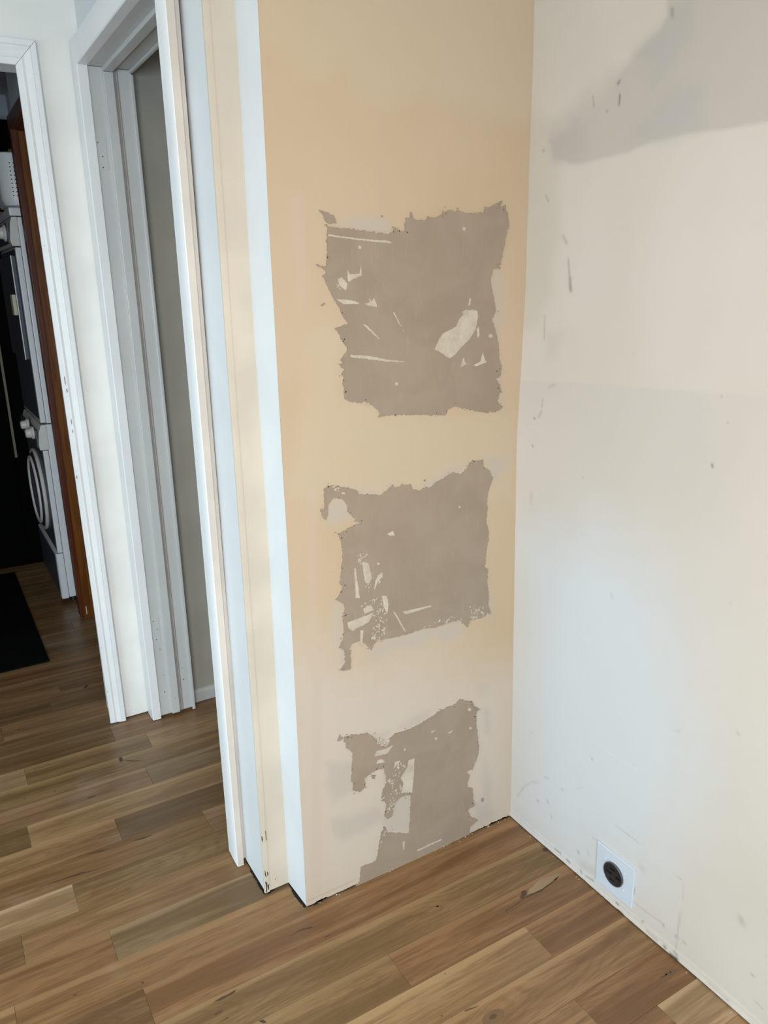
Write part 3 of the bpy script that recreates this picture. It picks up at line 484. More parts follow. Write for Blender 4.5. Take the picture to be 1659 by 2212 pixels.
# ------------------------------------------------------------------ wall surfaces with recorded marks
def sdf(pts, poly):
    """signed distance (metres, + inside) of points to a traced outline"""
    P = np.asarray(poly, float)
    d2 = np.full(len(pts), 1e9)
    inside = np.zeros(len(pts), bool)
    for a, b in zip(P, np.roll(P, -1, 0)):
        ab = b - a
        tt = np.clip(((pts - a) @ ab) / max(ab @ ab, 1e-12), 0, 1)
        dd = pts - (a + tt[:, None] * ab)
        d2 = np.minimum(d2, (dd ** 2).sum(1))
        cond = (a[1] > pts[:, 1]) != (b[1] > pts[:, 1])
        with np.errstate(divide='ignore', invalid='ignore'):
            xi = (b[0] - a[0]) * (pts[:, 1] - a[1]) / (b[1] - a[1]) + a[0]
        inside ^= cond & (pts[:, 0] < xi)
    return np.where(inside, 1, -1) * np.sqrt(d2)


def field(pts, polys, lim=0.12):
    f = np.full(len(pts), -lim)
    for poly in polys:
        P = np.asarray(poly)
        sel = ((pts > P.min(0) - lim) & (pts < P.max(0) + lim)).all(1)
        if sel.any():
            f[sel] = np.maximum(f[sel], np.clip(sdf(pts[sel], poly), -lim, lim))
    return f


def stroke_field(pts, strokes, positive=True):
    f = np.zeros(len(pts))
    for line, w, s in strokes:
        if (s > 0) != positive:
            continue
        L = np.asarray(line)
        sel = ((pts > L.min(0) - 3 * w) & (pts < L.max(0) + 3 * w)).all(1)
        if not sel.any():
            continue
        p = pts[sel]
        d = np.full(len(p), 9.0)
        for a, b in zip(L[:-1], L[1:]):
            ab = b - a
            tt = np.clip(((p - a) @ ab) / max(ab @ ab, 1e-12), 0, 1)
            d = np.minimum(d, np.sqrt(((p - (a + tt[:, None] * ab)) ** 2).sum(1)))
        f[sel] = np.maximum(f[sel], abs(s) * np.exp(-(d / (0.75 * w)) ** 2))
    return f


def grid_mesh(name, us, vs, place, fields, flip=False):
    U, V = np.meshgrid(us, vs)
    pts = np.stack([U.ravel(), V.ravel()], 1)
    co = place(pts)
    nu, nv = len(us), len(vs)
    i = np.arange(nv * nu).reshape(nv, nu)
    q = np.stack([i[:-1, :-1], i[:-1, 1:], i[1:, 1:], i[1:, :-1]], -1).reshape(-1, 4)
    if flip:
        q = q[:, ::-1]
    me = bpy.data.meshes.new(name)
    me.vertices.add(len(co)); me.vertices.foreach_set('co', co.astype(np.float32).ravel())
    me.loops.add(q.size); me.loops.foreach_set('vertex_index', q.astype(np.int32).ravel())
    me.polygons.add(len(q)); me.polygons.foreach_set('loop_start', np.arange(0, q.size, 4, dtype=np.int32))
    me.polygons.foreach_set('use_smooth', np.ones(len(q), bool))
    me.update(calc_edges=True)
    for k, fn in fields.items():
        a = me.attributes.new(k, 'FLOAT', 'POINT')
        a.data.foreach_set('value', fn(pts).astype(np.float32))
    return me


def jag(poly, step=0.004, amp=0.0011, seed=0):
    """a traced outline broken up into a crumbly edge"""
    r = random.Random(seed)
    out = []
    n = len(poly)
    for i in range(n):
        a, b = Vector(poly[i]), Vector(poly[(i + 1) % n])
        k = max(1, int((b - a).length / step))
        nrm = Vector((-(b - a).y, (b - a).x)).normalized() if (b - a).length > 0 else Vector((0, 0))
        for j in range(k):
            p = a.lerp(b, j / k)
            o = r.gauss(0, amp) if j else 0
            out.append((p.x + nrm.x * o, p.y + nrm.y * o))
    return out


CZ = [0.0, 0.25, 0.47, 0.68, 1.057, 1.139, 1.286, 1.481, 1.655, 1.80, 1.94, 2.05, 2.6]
CX = [0.0, -0.006, -0.009, -0.012, -0.021, -0.020, -0.013, -0.005, -0.006, -0.006, -0.007, -0.009, -0.009]
EDGE_Z = [0.0, 0.4, 0.83, 1.24, 1.6, 2.0, 2.6]
EDGE_X = [-0.655, -0.654, -0.651, -0.651, -0.651, -0.648, -0.646]
TOP = 2.50

# ---- floor: slab and planks ------------------------------------------------
fl = MB(); fl.box(-3.5, 0.10, -3.1, 3.6, -0.06, -0.0145)
floor = tag(fl.build('floor', DARK_GAP), 'oak plank floor running through the room, hall and laundry', 'floor', kind='structure')

LIGHT = (0.350, 0.218, 0.108); TAN = (0.290, 0.165, 0.080); MID = (0.245, 0.132, 0.060); RED = (0.240, 0.120, 0.055)
OLIVE = (0.235, 0.143, 0.064); DARK = (0.170, 0.098, 0.046); PINK = (0.265, 0.152, 0.086); PALE = (0.430, 0.290, 0.170); GREY = (0.225, 0.150, 0.080)
# row index: (joints from left to right, tone and figure of each board)
ROWS = {
    -6: ([-2.1, -0.9, -0.35], [MID, TAN, RED, TAN], [0, .5, .3, 0]),
    -5: ([-1.9, -0.62], [OLIVE, MID, TAN], [0, .6, 0]),
    -4: ([-2.4, -1.2, -0.13], [MID, TAN, MID, PALE], [.5, 0, 0, 0]),
    -3: ([-2.2, -1.0, -0.27], [TAN, MID, TAN, RED], [0, .5, .4, .5]),
    -2: ([-2.5, -1.25], [RED, MID, TAN], [0, 0, .75]),
    -1: ([-2.0, -1.15, -0.232], [MID, OLIVE, LIGHT, RED], [0, .4, .15, .1]),
    0: ([-2.3, -1.5, -0.554], [TAN, MID, OLIVE, RED], [0, 0, .5, .2]),
    1: ([-2.1, -1.36], [MID, PINK, OLIVE], [0, .3, .7]),
    2: ([-2.35, -1.065], [RED, DARK, RED], [0, .8, .1]),
    3: ([-2.4, -1.317], [MID, TAN, MID], [.2, .1, .1]),
    4: ([-2.2, -1.65, -1.095], [OLIVE, MID, RED, GREY], [0, 0, .15, .1]),
    5: ([-2.35, -1.281], [MID, DARK, TAN], [.2, 0, .15]),
    6: ([-2.4, -1.85, -1.144], [MID, TAN, PALE, OLIVE], [0, 0, .5, .75]),
    7: ([-2.3, -1.55, -0.76], [OLIVE, DARK, MID, PINK], [0, .2, .1, .1]),
    8: ([-2.5, -1.75, -0.991], [MID, OLIVE, TAN, DARK], [0, 0, .8, .1]),
    9: ([-2.2, -1.216], [TAN, DARK, LIGHT], [0, 0, .1]),
    10: ([-2.4, -1.6, -0.848], [MID, TAN, PINK, GREY], [0, 0, .05, .1]),
    11: ([-2.3, -1.42], [DARK, MID, OLIVE], [0, 0, .15]),
    12: ([-2.3, -1.60, -1.187, -0.796], [TAN, OLIVE, PALE, OLIVE, LIGHT], [0, 0, .5, .1, .05]),
    13: ([-2.4, -1.5, -0.895], [OLIVE, DARK, DARK, RED], [0, .3, .15, 0]),
    14: ([-2.1, -1.45], [MID, DARK, DARK], [0, 0, .15]),
    15: ([-2.2, -1.226], [OLIVE, MID, TAN], [0, 0, .4]),
    16: ([-1.9, -1.05], [MID, DARK, DARK], [0, 0, .1]),
}
PITCH_Y = 0.1043
Y_ROW0 = -0.331
plank_list = []
mesh_cache = {}


def plank(x0, x1, row, col, fig):
    y0 = Y_ROW0 + row * PITCH_Y
    key = round(x1 - x0, 3)
    if key not in mesh_cache:
        L, Wd, g, c, t = key / 2 - 0.0002, PITCH_Y / 2 - 0.0002, 0.0005, 0.0005, 0.014
        mb = MB()
        ring = lambda z, i: [(-L + i, -Wd + i, z), (L - i, -Wd + i, z), (L - i, Wd - i, z), (-L + i, Wd - i, z)]
        mb.loft([ring(-t, 0), ring(-c, 0), ring(0, c)])
        o_ = mb.build('plank', PLANK_MAT, floor)
        mesh_cache[key] = o_.data
    else:
        o_ = bpy.data.objects.new('plank', mesh_cache[key])
        COL.objects.link(o_)
        o_.parent = floor
    o_.location = ((x0 + x1) / 2, y0 + PITCH_Y / 2, random.uniform(-0.00025, 0))
    o_.color = (*[v * 0.7 + w_ * 0.3 for v, w_ in zip(col, (0.255, 0.148, 0.069))], fig)
    plank_list.append((x0, x1, y0, y0 + PITCH_Y, o_))
    return o_


rp = random.Random(11)
tones = [TAN, MID, RED, OLIVE, DARK, PINK, LIGHT, MID, OLIVE, GREY]
for row in range(-26, 37):
    y0 = Y_ROW0 + row * PITCH_Y
    xr = 0.0 if y0 < 0.0 else -0.02
    if row in ROWS:
        js, cols, figs = ROWS[row]
    else:
        js, x = [], -3.4 + rp.choice((0.3, 0.55, 0.8, 1.0))
        while x < xr - 0.25:
            js.append(round(x, 2)); x += rp.choice((0.6, 0.8, 0.95, 1.1))
        cols = [rp.choice(tones) for _ in range(len(js) + 1)]
        figs = [rp.choice((0, 0, .15, .4, .7)) for _ in cols]
    xs = [-3.4] + list(js) + [xr]
    for a, b, cc, ff in zip(xs[:-1], xs[1:], cols, figs):
        plank(a, b, row, cc, ff)


def plank_at(x, y):
    for x0, x1, y0, y1, o_ in plank_list:
        if x0 <= x <= x1 and y0 <= y <= y1:
            return o_
    return None


def on_floor(origin):
    return lambda a, b, d: (a - origin.x, b - origin.y, d - origin.z)


for k, poly in enumerate(CRACK):
    cx, cy = sum(p[0] for p in poly) / len(poly), sum(p[1] for p in poly) / len(poly)
    pl = plank_at(cx, cy)
    if pl is None: continue
    mb = MB(); mb.plate(jag(poly, 0.006, 0.0006, k), on_floor(pl.location), 0.0003, -0.002)
    mb.build('wood_check', CRACK_WOOD, pl)
for (pt, r) in KNOT:
    pl = plank_at(*pt)
    if pl is None: continue
    ring = [(pt[0] + math.cos(a) * r * 1.25, pt[1] + math.sin(a) * r * 0.62) for a in np.linspace(0, 2 * math.pi, 19)[:-1]]
    core = [(pt[0] + math.cos(a) * r * 0.45, pt[1] + math.sin(a) * r * 0.24) for a in np.linspace(0, 2 * math.pi, 13)[:-1]]
    mb = MB(); mb.plate(jag(ring, 0.004, 0.0008, 3), on_floor(pl.location), 0.0003, -0.002, 0); mb.plate(core, on_floor(pl.location), 0.0005, -0.002, 1)
    mb.build('knot', [KNOT_RING, CRACK_WOOD], pl)
for poly in PATINA:
    pl = plank_at(poly[2][0], poly[2][1])
    mb = MB(); mb.plate(jag(poly, 0.006, 0.0008, 5), on_floor(pl.location), 0.0003, -0.002)
    mb.build('filled_patch', PATINA_WOOD, pl)

# ---- beige wall (far) --------------------------------------------------------
ex = lambda z: np.interp(z, EDGE_Z, EDGE_X)
us = np.linspace(0, 1, 215)
vs = np.concatenate([np.linspace(0, 2.15, 700), np.linspace(2.16, TOP, 8)])
bottom_n = RNG.normal(0, 1, 4096)


def place_far(p):
    u, z = p[:, 0], p[:, 1].copy()
    e = ex(z)
    x = e + (0.03 - e) * u
    row0 = z < 1e-6
    k = (u * 214).astype(int)
    z[row0] = 0.0030 + 0.0014 * np.abs(bottom_n[k[row0]]) + 0.002 * (bottom_n[(k[row0] // 9) + 300] > 0.9)
    y = 0.0005 * np.sin(5 * z + 2 * x) + 0.0004 * np.sin(11 * z - 6 * x + 1)
    y = y * (z > 0.02)
    return np.stack([x, y, z], 1)


def far_xy(fn):
    def g(p):
        c = place_far(p)
        return fn(c[:, [0, 2]])
    return g


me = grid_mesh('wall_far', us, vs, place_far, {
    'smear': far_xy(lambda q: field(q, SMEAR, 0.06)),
    'cool_light_wash': far_xy(lambda q: field(q, COOL_LIGHT_WASH, 0.25)),
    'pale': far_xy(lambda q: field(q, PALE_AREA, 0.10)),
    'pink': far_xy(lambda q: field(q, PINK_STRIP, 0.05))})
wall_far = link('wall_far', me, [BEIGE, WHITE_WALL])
tag(wall_far, 'beige skim-coated wall with three bare grey-brown patches', 'wall', kind='structure')
# body of the wall and its white end face
wb = MB()
wb.box(-0.640, 1.30, 0.014, 0.096, 0.0, TOP)
wb.build('wall_core', DARK_GAP, wall_far)
wb = MB()
zz = np.linspace(0.006, TOP, 40)
NZ = lambda z, s: 0.0008 * math.sin(7 * z + s)
for a, b in zip(zz[:-1], zz[1:]):
    wb.quad([(ex(a), 0.0, a), (ex(a) - 0.006 + NZ(a, 1), 0.097, a), (ex(b) - 0.006 + NZ(b, 1), 0.097, b), (ex(b), 0.0, b)])
wb.build('end_face', paint('white_end_face', (0.70, 0.71, 0.73), 0.55, 0.3, 0.03, 0.05), wall_far, fix=False)

gp = MB()  # dark strip painted for the shade under the wall edge
gp.plate(jag([(-0.660, 0.004), (-0.640, 0.0005), (-0.630, -0.003), (-0.610, -0.002), (-0.612, 0.004), (-0.640, 0.012), (-0.645, 0.096), (-0.662, 0.096), (-0.6645, 0.050)], 0.005, 0.0009, 21), lambda a, b, d: (a, b, d), 0.0006, -0.001)
gp.build('gap_shade', DARK_GAP, wall_far)
wall_place = lambda a, b, d: (a, -d, b)
names = ['upper', 'middle', 'lower']
plabel = ['large bare grey-brown patch, topmost of the three', 'bare grey-brown patch with speckled lower left, middle of the three', 'bare grey-brown patch reaching down to the floor']
DEPTH = 0.0014
for k in range(3):
    pm = MB()
    pm.plate(jag(PATCH[k], 0.0035, 0.0011, k), wall_place, DEPTH + 0.0004, -0.004)
    for j, bpoly in enumerate(BITS[k]):
        pm.plate(jag(bpoly, 0.004, 0.0008, 50 + j), wall_place, DEPTH + 0.0004, -0.004)
    r = random.Random(40 + k)
    edge = PATCH[k]
    # loose crumbs of the same layer around the outline
    for _ in range(70):
        i = r.randrange(len(edge)); a = Vector(edge[i]); b = Vector(edge[(i + 1) % len(edge)])
        c = a.lerp(b, r.random()) + Vector((r.gauss(0, 0.004), r.gauss(0, 0.004)))
        if c.y < 0.012: continue
        s = r.uniform(0.0005, 0.0016)
        pm.plate([(c.x + math.cos(t_) * s * r.uniform(.6, 1.5), c.y + math.sin(t_) * s * r.uniform(.6, 1.3)) for t_ in np.linspace(0, 6.28, 7)[:-1]], wall_place, DEPTH + 0.0004, -0.004)
    po = pm.build('bare_patch', PATCH_MAT, wall_far)
    po['label'] = plabel[k]
    lm = MB()
    for j, lp in enumerate(LIGHT_MARK[k]):
        lm.plate(jag(lp, 0.004, 0.0005, 90 + j), wall_place, DEPTH + 0.0007 - 0.000004 * j, DEPTH - 0.001)
    for poly, cnt in SPECK[k]:
        P = np.asarray(poly); lo, hi = P.min(0), P.max(0); n_ = 0
        while n_ < cnt:
            c = np.array([r.uniform(lo[0], hi[0]), r.uniform(lo[1], hi[1])])
            n_ += 1
            if sdf(c[None, :], poly)[0] < 0 or any(sdf(c[None, :], lp)[0] > -0.003 for lp in LIGHT_MARK[k]): continue
            s = r.uniform(0.0008, 0.0024); an = r.uniform(0, 3.14); st = r.uniform(1.0, 2.6)
            q = [(math.cos(t_) * s * st * r.uniform(.7, 1.2), math.sin(t_) * s * r.uniform(.6, 1.2)) for t_ in np.linspace(0, 6.28, 8)[:-1]]
            lm.plate([(c[0] + x_ * math.cos(an) - y_ * math.sin(an), c[1] + x_ * math.sin(an) + y_ * math.cos(an)) for x_, y_ in q], wall_place, DEPTH + 0.0009 + 0.000004 * n_, DEPTH - 0.001)
    lo_ = lm.build('skim_smear', SMEAR_MAT, po)

# ---- right wall ---------------------------------------------------------------
ys = np.concatenate([np.linspace(-3.05, -1.1, 8), np.linspace(-1.08, 0.012, 300)])
vz = np.concatenate([np.linspace(0, 0.1, 45)[:-1], np.linspace(0.1, 2.1, 520), np.linspace(2.12, TOP, 6)])


def place_right(p):
    y, z = p[:, 0], p[:, 1].copy()
    x = np.interp(z, CZ, CX) * np.exp(np.minimum(y, 0) / 0.10)
    x = x + 0.0010 * np.sin(7 * z + 4 * y) * np.exp(np.minimum(y, 0) / 2) + 0.0008 * np.sin(17 * y + 3 * z)
    # ragged, slightly flared foot of the wall
    k = np.abs((y * 400)).astype(int) % 4096
    row0 = z < 1e-6
    z[row0] = 0.003 + 0.0015 * np.abs(bottom_n[k[row0]]) + 0.003 * (bottom_n[(k[row0] // 11) + 900] > 1.0)
    x = x - 0.004 * np.clip(1 - z / 0.022, 0, 1) - 0.0010 * np.clip(1 - np.abs(z - 0.022) / 0.006, 0, 1)
    return np.stack([x, y, z], 1)


def base_field(p):
    y, z = p[:, 0], p[:, 1]
    return np.clip(1 - z / 0.055, 0, 1) * 0.9 + 0.25 * np.exp(-((z - 0.058) / 0.004) ** 2)


def grey_mask(p):
    # sanded thin towards the corner, crisp along the lower edge
    f = field(p, R_GREY, 0.05)
    w = np.clip((p[:, 0] + 0.36) / 0.14, 0, 1) * np.clip((p[:, 1] - 1.772) / 0.03, 0, 1)
    return f * (1 - 0.88 * w) + 0.0006 * w


def dark_mask(p):
    # lower coat of paint: crisp upper edge, thinning out downwards
    L = np.asarray([(0.01, 1.2624), (-0.1098, 1.2701), (-0.3426, 1.282), (-0.4598, 1.2862), (-0.6437, 1.2959), (-1.2, 1.322)])[::-1]
    e = np.interp(p[:, 0], L[:, 0], L[:, 1]) - p[:, 1]
    return np.clip(e / 0.004, 0, 1) * np.clip(1 - e / 0.55, 0, 1)


me = grid_mesh('wall_right', ys, vz, place_right, {
    'grey': grey_mask, 'bluegrey': lambda p: field(p, R_BLUEGREY, 0.06),
    'dark': dark_mask, 'edge': lambda p: field(p, R_EDGE, 0.06),
    'blue': lambda p: field(p, R_COOL_LIGHT, 0.25), 'pink': lambda p: field(p, R_PINK, 0.2),
    'dirt': lambda p: stroke_field(p, R_DIRT, True), 'shine': lambda p: stroke_field(p, R_DIRT, False),
    'base': base_field}, flip=False)
wall_right = link('wall_right', me, RIGHT_PAINT)
tag(wall_right, 'scuffed cream wall on the right with a grey patch near the top', 'wall', kind='structure')
wb = MB(); wb.box(0.014, 0.13, -3.05, 0.013, 0.0, TOP)
wb.build('wall_core', DARK_GAP, wall_right)

# ---- wall of the passage with the narrow doorway (faces the hall) -----------------
bcx = lambda z: float(np.interp(z, [0, 0.45, 1.0, 1.24, 1.7, 2.0, 2.6], [-0.725, -0.722, -0.719, -0.719, -0.716, -0.715, -0.714]))
pw = MB()
for a, b in zip(zz[:-1], zz[1:]):
    pw.quad([(bcx(a), 0.097, max(a, 0.008)), (bcx(a), 0.30, max(a, 0.008)), (bcx(b), 0.30, b), (bcx(b), 0.097, b)], 0)
    pw.quad([(-0.60, 0.097, a), (bcx(a), 0.097, a), (bcx(b), 0.097, b), (-0.60, 0.097, b)], 1)
pw.box(-0.705, -0.60, 0.112, 0.302, 0.0, TOP, 0)
pw.box(-0.722, -0.60, 0.30, 1.16, 2.128, TOP, 0)
pw.box(-0.722, -0.60, 1.107, 1.16, 0.0, 2.128, 0)
wall_pass = tag(pw.build('wall_passage', [FACE_PAINT, CREAM_WALL], fix=False), 'stepped white and cream wall end beside the narrow doorway', 'wall', kind='structure')
gp = MB()  # dark strip again stands for the shade below this corner
gp.plate(jag([(-0.729, 0.100), (-0.716, 0.094), (-0.700, 0.0962), (-0.700, 0.102), (-0.716, 0.110), (-0.716, 0.235), (-0.7245, 0.235), (-0.726, 0.200), (-0.729, 0.195), (-0.729, 0.140)], 0.005, 0.0008, 22), lambda a, b, d: (a, b, d), 0.0006, -0.001)
gp.build('gap_shade', DARK_GAP, wall_pass)
# metal corner bead under the paint, chipped at the foot
cb = MB()
prof = [(-0.0012, 0.006), (-0.0016, 0.001), (-0.0008, -0.0010), (0.004, -0.0016), (0.0118, -0.0012), (0.0130, 0.002)]
cb.loft([[(bcx(z) + a, 0.097 + b, z) for a, b in prof] for z in np.linspace(0.004, TOP, 30)], caps=False, closed=False)
cb.build('corner_bead', CREAM_WALL, wall_pass, smooth=True, fix=True)
ch = MB()
for poly in ([(-0.7235, 0.075), (-0.7215, 0.068), (-0.7205, 0.052), (-0.7225, 0.056)], [(-0.7170, 0.068), (-0.7150, 0.064), (-0.7155, 0.054), (-0.7172, 0.058)],
             [(-0.7230, 0.040), (-0.7195, 0.034), (-0.7205, 0.020), (-0.7215, 0.008), (-0.7238, 0.006), (-0.7225, 0.022)], [(-0.7185, 0.030), (-0.7150, 0.026), (-0.7160, 0.010), (-0.7180, 0.016)],
             [(-0.7240, 0.178), (-0.7225, 0.172), (-0.7235, 0.160), (-0.7245, 0.165)], [(-0.7138, 0.190), (-0.7128, 0.186), (-0.7132, 0.160), (-0.7140, 0.165)]):
    ch.plate(jag(poly, 0.003, 0.0004, 4), lambda a, b, d: (a, 0.0953 - d, b), 0.0008, -0.001)
ch.build('chipped_paint', HOLE, wall_pass)
sc = MB(); sc.torus((-0.6955, 0.0968, 0.034), (0, 1, 0), 0.0035, 0.0012, 18, 6); sc.cyl((-0.6955, 0.0972, 0.034), (-0.6955, 0.0962, 0.034), 0.0010, n=8, mi=1)
sc.build('screw_head', [CREAM_WALL, HOLE], wall_pass, smooth=True)

# ---- wall of the hall with the laundry doorway --------------------------------------
HW = 1.155
hw = MB()
hw.box(-0.868, -0.600, HW, 1.275, 0.004, TOP)
hw.box(-1.78, -0.868, HW, 1.275, 2.125, TOP)
hw.box(-3.5, -1.78, HW, 1.275, 0.0, TOP)
wall_hall = tag(hw.build('wall_hall', WHITE_WALL), 'white hall wall around the laundry doorway', 'wall', kind='structure')

# ---- room shell outside the frame ----------------------------------------------------
wl = MB()
wl.box(-3.5, -3.4, -3.1, -1.85, 0, TOP); wl.box(-3.5, -3.4, -0.25, 0.05, 0, TOP); wl.box(-3.5, -3.4, 0.95, 1.16, 0, TOP); wl.box(-3.5, -3.4, 0.05, 0.95, 0, 0.55); wl.box(-3.5, -3.4, 0.05, 0.95, 1.95, TOP)
wl.box(-3.5, -3.4, -1.85, -0.25, 0, 0.30); wl.box(-3.5, -3.4, -1.85, -0.25, 1.90, TOP)
tag(wl.build('wall_left', WHITE_WALL), 'white wall with the daylight window left of the camera', 'wall', kind='structure')
wk = MB()
wk.box(-3.5, -2.9, -3.1, -3.0, 0, TOP); wk.box(-1.2, 0.13, -3.1, -3.0, 0, TOP)
wk.box(-2.9, -1.2, -3.1, -3.0, 0, 0.65); wk.box(-2.9, -1.2, -3.1, -3.0, 2.05, TOP)
tag(wk.build('wall_back', CREAM_WALL), 'cream wall with an added window behind the camera', 'wall', kind='structure')
cl = MB(); cl.box(-3.5, 1.4, -3.1, 3.65, TOP, TOP + 0.1)
tag(cl.build('ceiling', CEILING), 'pale ceiling above room, hall and laundry', 'ceiling', kind='structure')


def window(name, horizontal, c0, c1, z0, z1, at, label):
    w = empty(name, (0, 0, 0))
    tag(w, label, 'window', kind='structure')
    f = MB()
    def bar(a0, a1, b0, b1, mb, t0, t1):
        if horizontal: mb.box(at + t0, at + t1, a0, a1, b0, b1)
        else: mb.box(a0, a1, at + t0, at + t1, b0, b1)
    for a0, a1, b0, b1 in ((c0, c0 + .05, z0, z1), (c1 - .05, c1, z0, z1), (c0 + .05, c1 - .05, z0, z0 + .05), (c0 + .05, c1 - .05, z1 - .05, z1), ((c0 + c1) / 2 - .02, (c0 + c1) / 2 + .02, z0 + .05, z1 - .05)):
        bar(a0, a1, b0, b1, f, -0.095, -0.035)
    f.build('window_frame', WHITE_TRIM, w)


window('window_1', True, -1.85, -0.25, 0.30, 1.90, -3.40, 'white framed window in the left wall')
window('added_hall_window', True, 0.05, 0.95, 0.55, 1.95, -3.40, 'small white framed window added unseen at the end of the hall')
window('added_back_window', False, -2.9, -1.2, 0.65, 2.05, -3.0, 'white framed window added unseen in the back wall')

# closet behind the narrow doorway
cw = MB()
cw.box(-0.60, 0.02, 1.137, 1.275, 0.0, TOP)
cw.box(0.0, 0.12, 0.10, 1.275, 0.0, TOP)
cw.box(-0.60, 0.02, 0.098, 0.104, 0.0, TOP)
tag(cw.build('wall_closet', CLOSET_SHADE), 'cream wall inside the narrow doorway, dimness painted in', 'wall', kind='structure')
bb = MB()
bb.loft([[(x, 1.137 + 0.001, 0.001), (x, 1.137 - 0.012, 0.001), (x, 1.137 - 0.012, 0.038), (x, 1.137 - 0.006, 0.049), (x, 1.137 + 0.001, 0.051)] for x in (-0.597, 0.0)])
tag(bb.build('baseboard_closet', JAMB_SHADE), 'low white baseboard inside the narrow doorway', 'baseboard', kind='structure')

# laundry shell
lw = MB()
lw.box(-2.3, 0.2, 3.50, 3.6, 0, TOP)
lw.box(-2.4, -2.3, 1.27, 3.6, 0, TOP)
lw.box(0.12, 0.22, 1.27, 3.6, 0, TOP)
lw.box(-0.640, 0.2, 3.36, 3.50, 0, TOP)
lw.box(-2.3, 0.12, 1.28, 3.5, TOP - 0.012, TOP - 0.001)
tag(lw.build('wall_laundry', LAUNDRY_WALL), 'grey-blue wall at the back of the laundry', 'wall', kind='structure')
lr = MB()
lr.box(-0.785, -0.68, 1.275, 1.36, 0, TOP); lr.box(-0.785, -0.68, 2.19, 2.27, 0, TOP); lr.box(-0.785, -0.68, 1.36, 2.19, 2.125, TOP)
lr.box(-0.68, 0.12, 2.19, 2.27, 0, TOP)
tag(lr.build('wall_laundry_side', LAUNDRY_WALL), 'laundry side wall holding the brown wooden door frame', 'wall', kind='structure')

# ------------------------------------------------------------------ door frames
# casing profile: (t = distance outwards from the opening, d = thickness off the wall)
CAS = [(0, 0), (0, 0.0085), (0.0015, 0.0105), (0.0150, 0.0120), (0.0158, 0.0140), (0.0185, 0.0135), (0.0230, 0.0125), (0.0300, 0.0150),
       (0.0370, 0.0185), (0.0405, 0.0192), (0.0412, 0.0175), (0.0430, 0.0205), (0.0540, 0.0212), (0.0565, 0.0195), (0.0575, 0)]

# -- door_2: white cased opening to the laundry
door_l = tag(empty('door_2', (-0.9, HW, 0)), 'white moulded door frame of the laundry opening', 'door frame', kind='structure')
xin = lambda z: -0.8855 - 0.0078 * z
xot = lambda z: -0.8325 - 0.0045 * z
HZ = 2.100


def leg_ring(z):
    w = xot(z) - xin(z)
    return [(xin(z) + t * w / 0.0575, HW - d, z) for t, d in CAS]


mb = MB()
rings = [leg_ring(z) for z in np.linspace(0.003, 2.0, 12)]
rings.append([(xin(HZ) + t * (xot(HZ) - xin(HZ)) / 0.0575 - 0.0, HW - d, HZ + t * 1.16) for t, d in CAS])
mb.loft(rings)
mb.build('side_casing', WHITE_TRIM, door_l)
mb = MB()
mb.loft([[(xin(HZ) + t * (xot(HZ) - xin(HZ)) / 0.0575 - 0.0006, HW - d, HZ + t * 1.16 + 0.0006) for t, d in CAS], [(-1.84 - t, HW - d, HZ + 0.004 + t * 1.16) for t, d in CAS]])
mb.build('head_casing', WHITE_TRIM, door_l)
mb = MB()
mb.loft([[(-1.765 - t, HW - d, 0.003) for t, d in CAS], [(-1.765 - t, HW - d, HZ + t * 1.16) for t, d in CAS]])
mb.build('side_casing', WHITE_TRIM, door_l)
mb = MB(); mb.box(-0.8715, -0.8670, HW - 0.0005, 1.276, 0, 2.108)
mb.build('jamb', WHITE_TRIM, door_l)
mb = MB(); mb.box(-1.778, -0.868, HW - 0.004, 1.274, 2.108, 2.124)
mb.build('head_jamb', WHITE_TRIM, door_l)
mb = MB(); mb.box(-1.779, -1.765, HW + 0.001, 1.274, 0, 2.108)
mb.build('jamb', WHITE_TRIM, door_l)
# chips and nail holes on the nearest casing
mb = MB()
rr = random.Random(3)
def chip(mb, x, z, sx, sz, seed, y):
    r = random.Random(seed)
    mb.plate([(x + math.cos(a) * sx * r.uniform(.6, 1.3), z + math.sin(a) * sz * r.uniform(.6, 1.3)) for a in np.linspace(0, 6.28, 11)[:-1]], lambda a, b, d: (a, y - d, b), 0.0004, -0.002)
for z, dx, s in ((1.22, 0.010, 0.010), (1.19, 0.012, 0.006), (1.09, 0.012, 0.007), (1.06, 0.012, 0.005), (0.91, 0.004, 0.004)):
    chip(mb, xin(z) + dx, z, 0.0014, s * 1.3, int(z * 100), HW - 0.0122)
for z, dx in ((1.62, .006), (0.76, .030), (0.60, .006), (0.52, .012), (0.30, .005), (0.095, .030), (0.052, .040), (0.13, .004)):
    d = 0.0116 if dx < .016 else 0.0150 if dx < .036 else 0.0195
    chip(mb, xin(z) + dx, z, 0.0012, 0.0016, int(z * 77), HW - d)
mb.build('paint_chips', paint('chipped_grey', (0.34, 0.31, 0.28), 0.7, 0.2, 0.3), door_l)['kind'] = 'stuff'

# -- door_1: narrow doorway in the passage wall, opening along y
door_c = tag(empty('door_1', (-0.72, 0.7, 0)), 'white frame of the narrow doorway with stop and hinge fillers', 'door frame', kind='structure')
XW = -0.722
CAS2 = [(0, 0), (0, 0.0265), (0.0025, 0.0290), (0.0300, 0.0300), (0.0660, 0.0300), (0.0700, 0.0285), (0.0712, 0.0250), (0.0712, 0.012)]
HD = 2.105
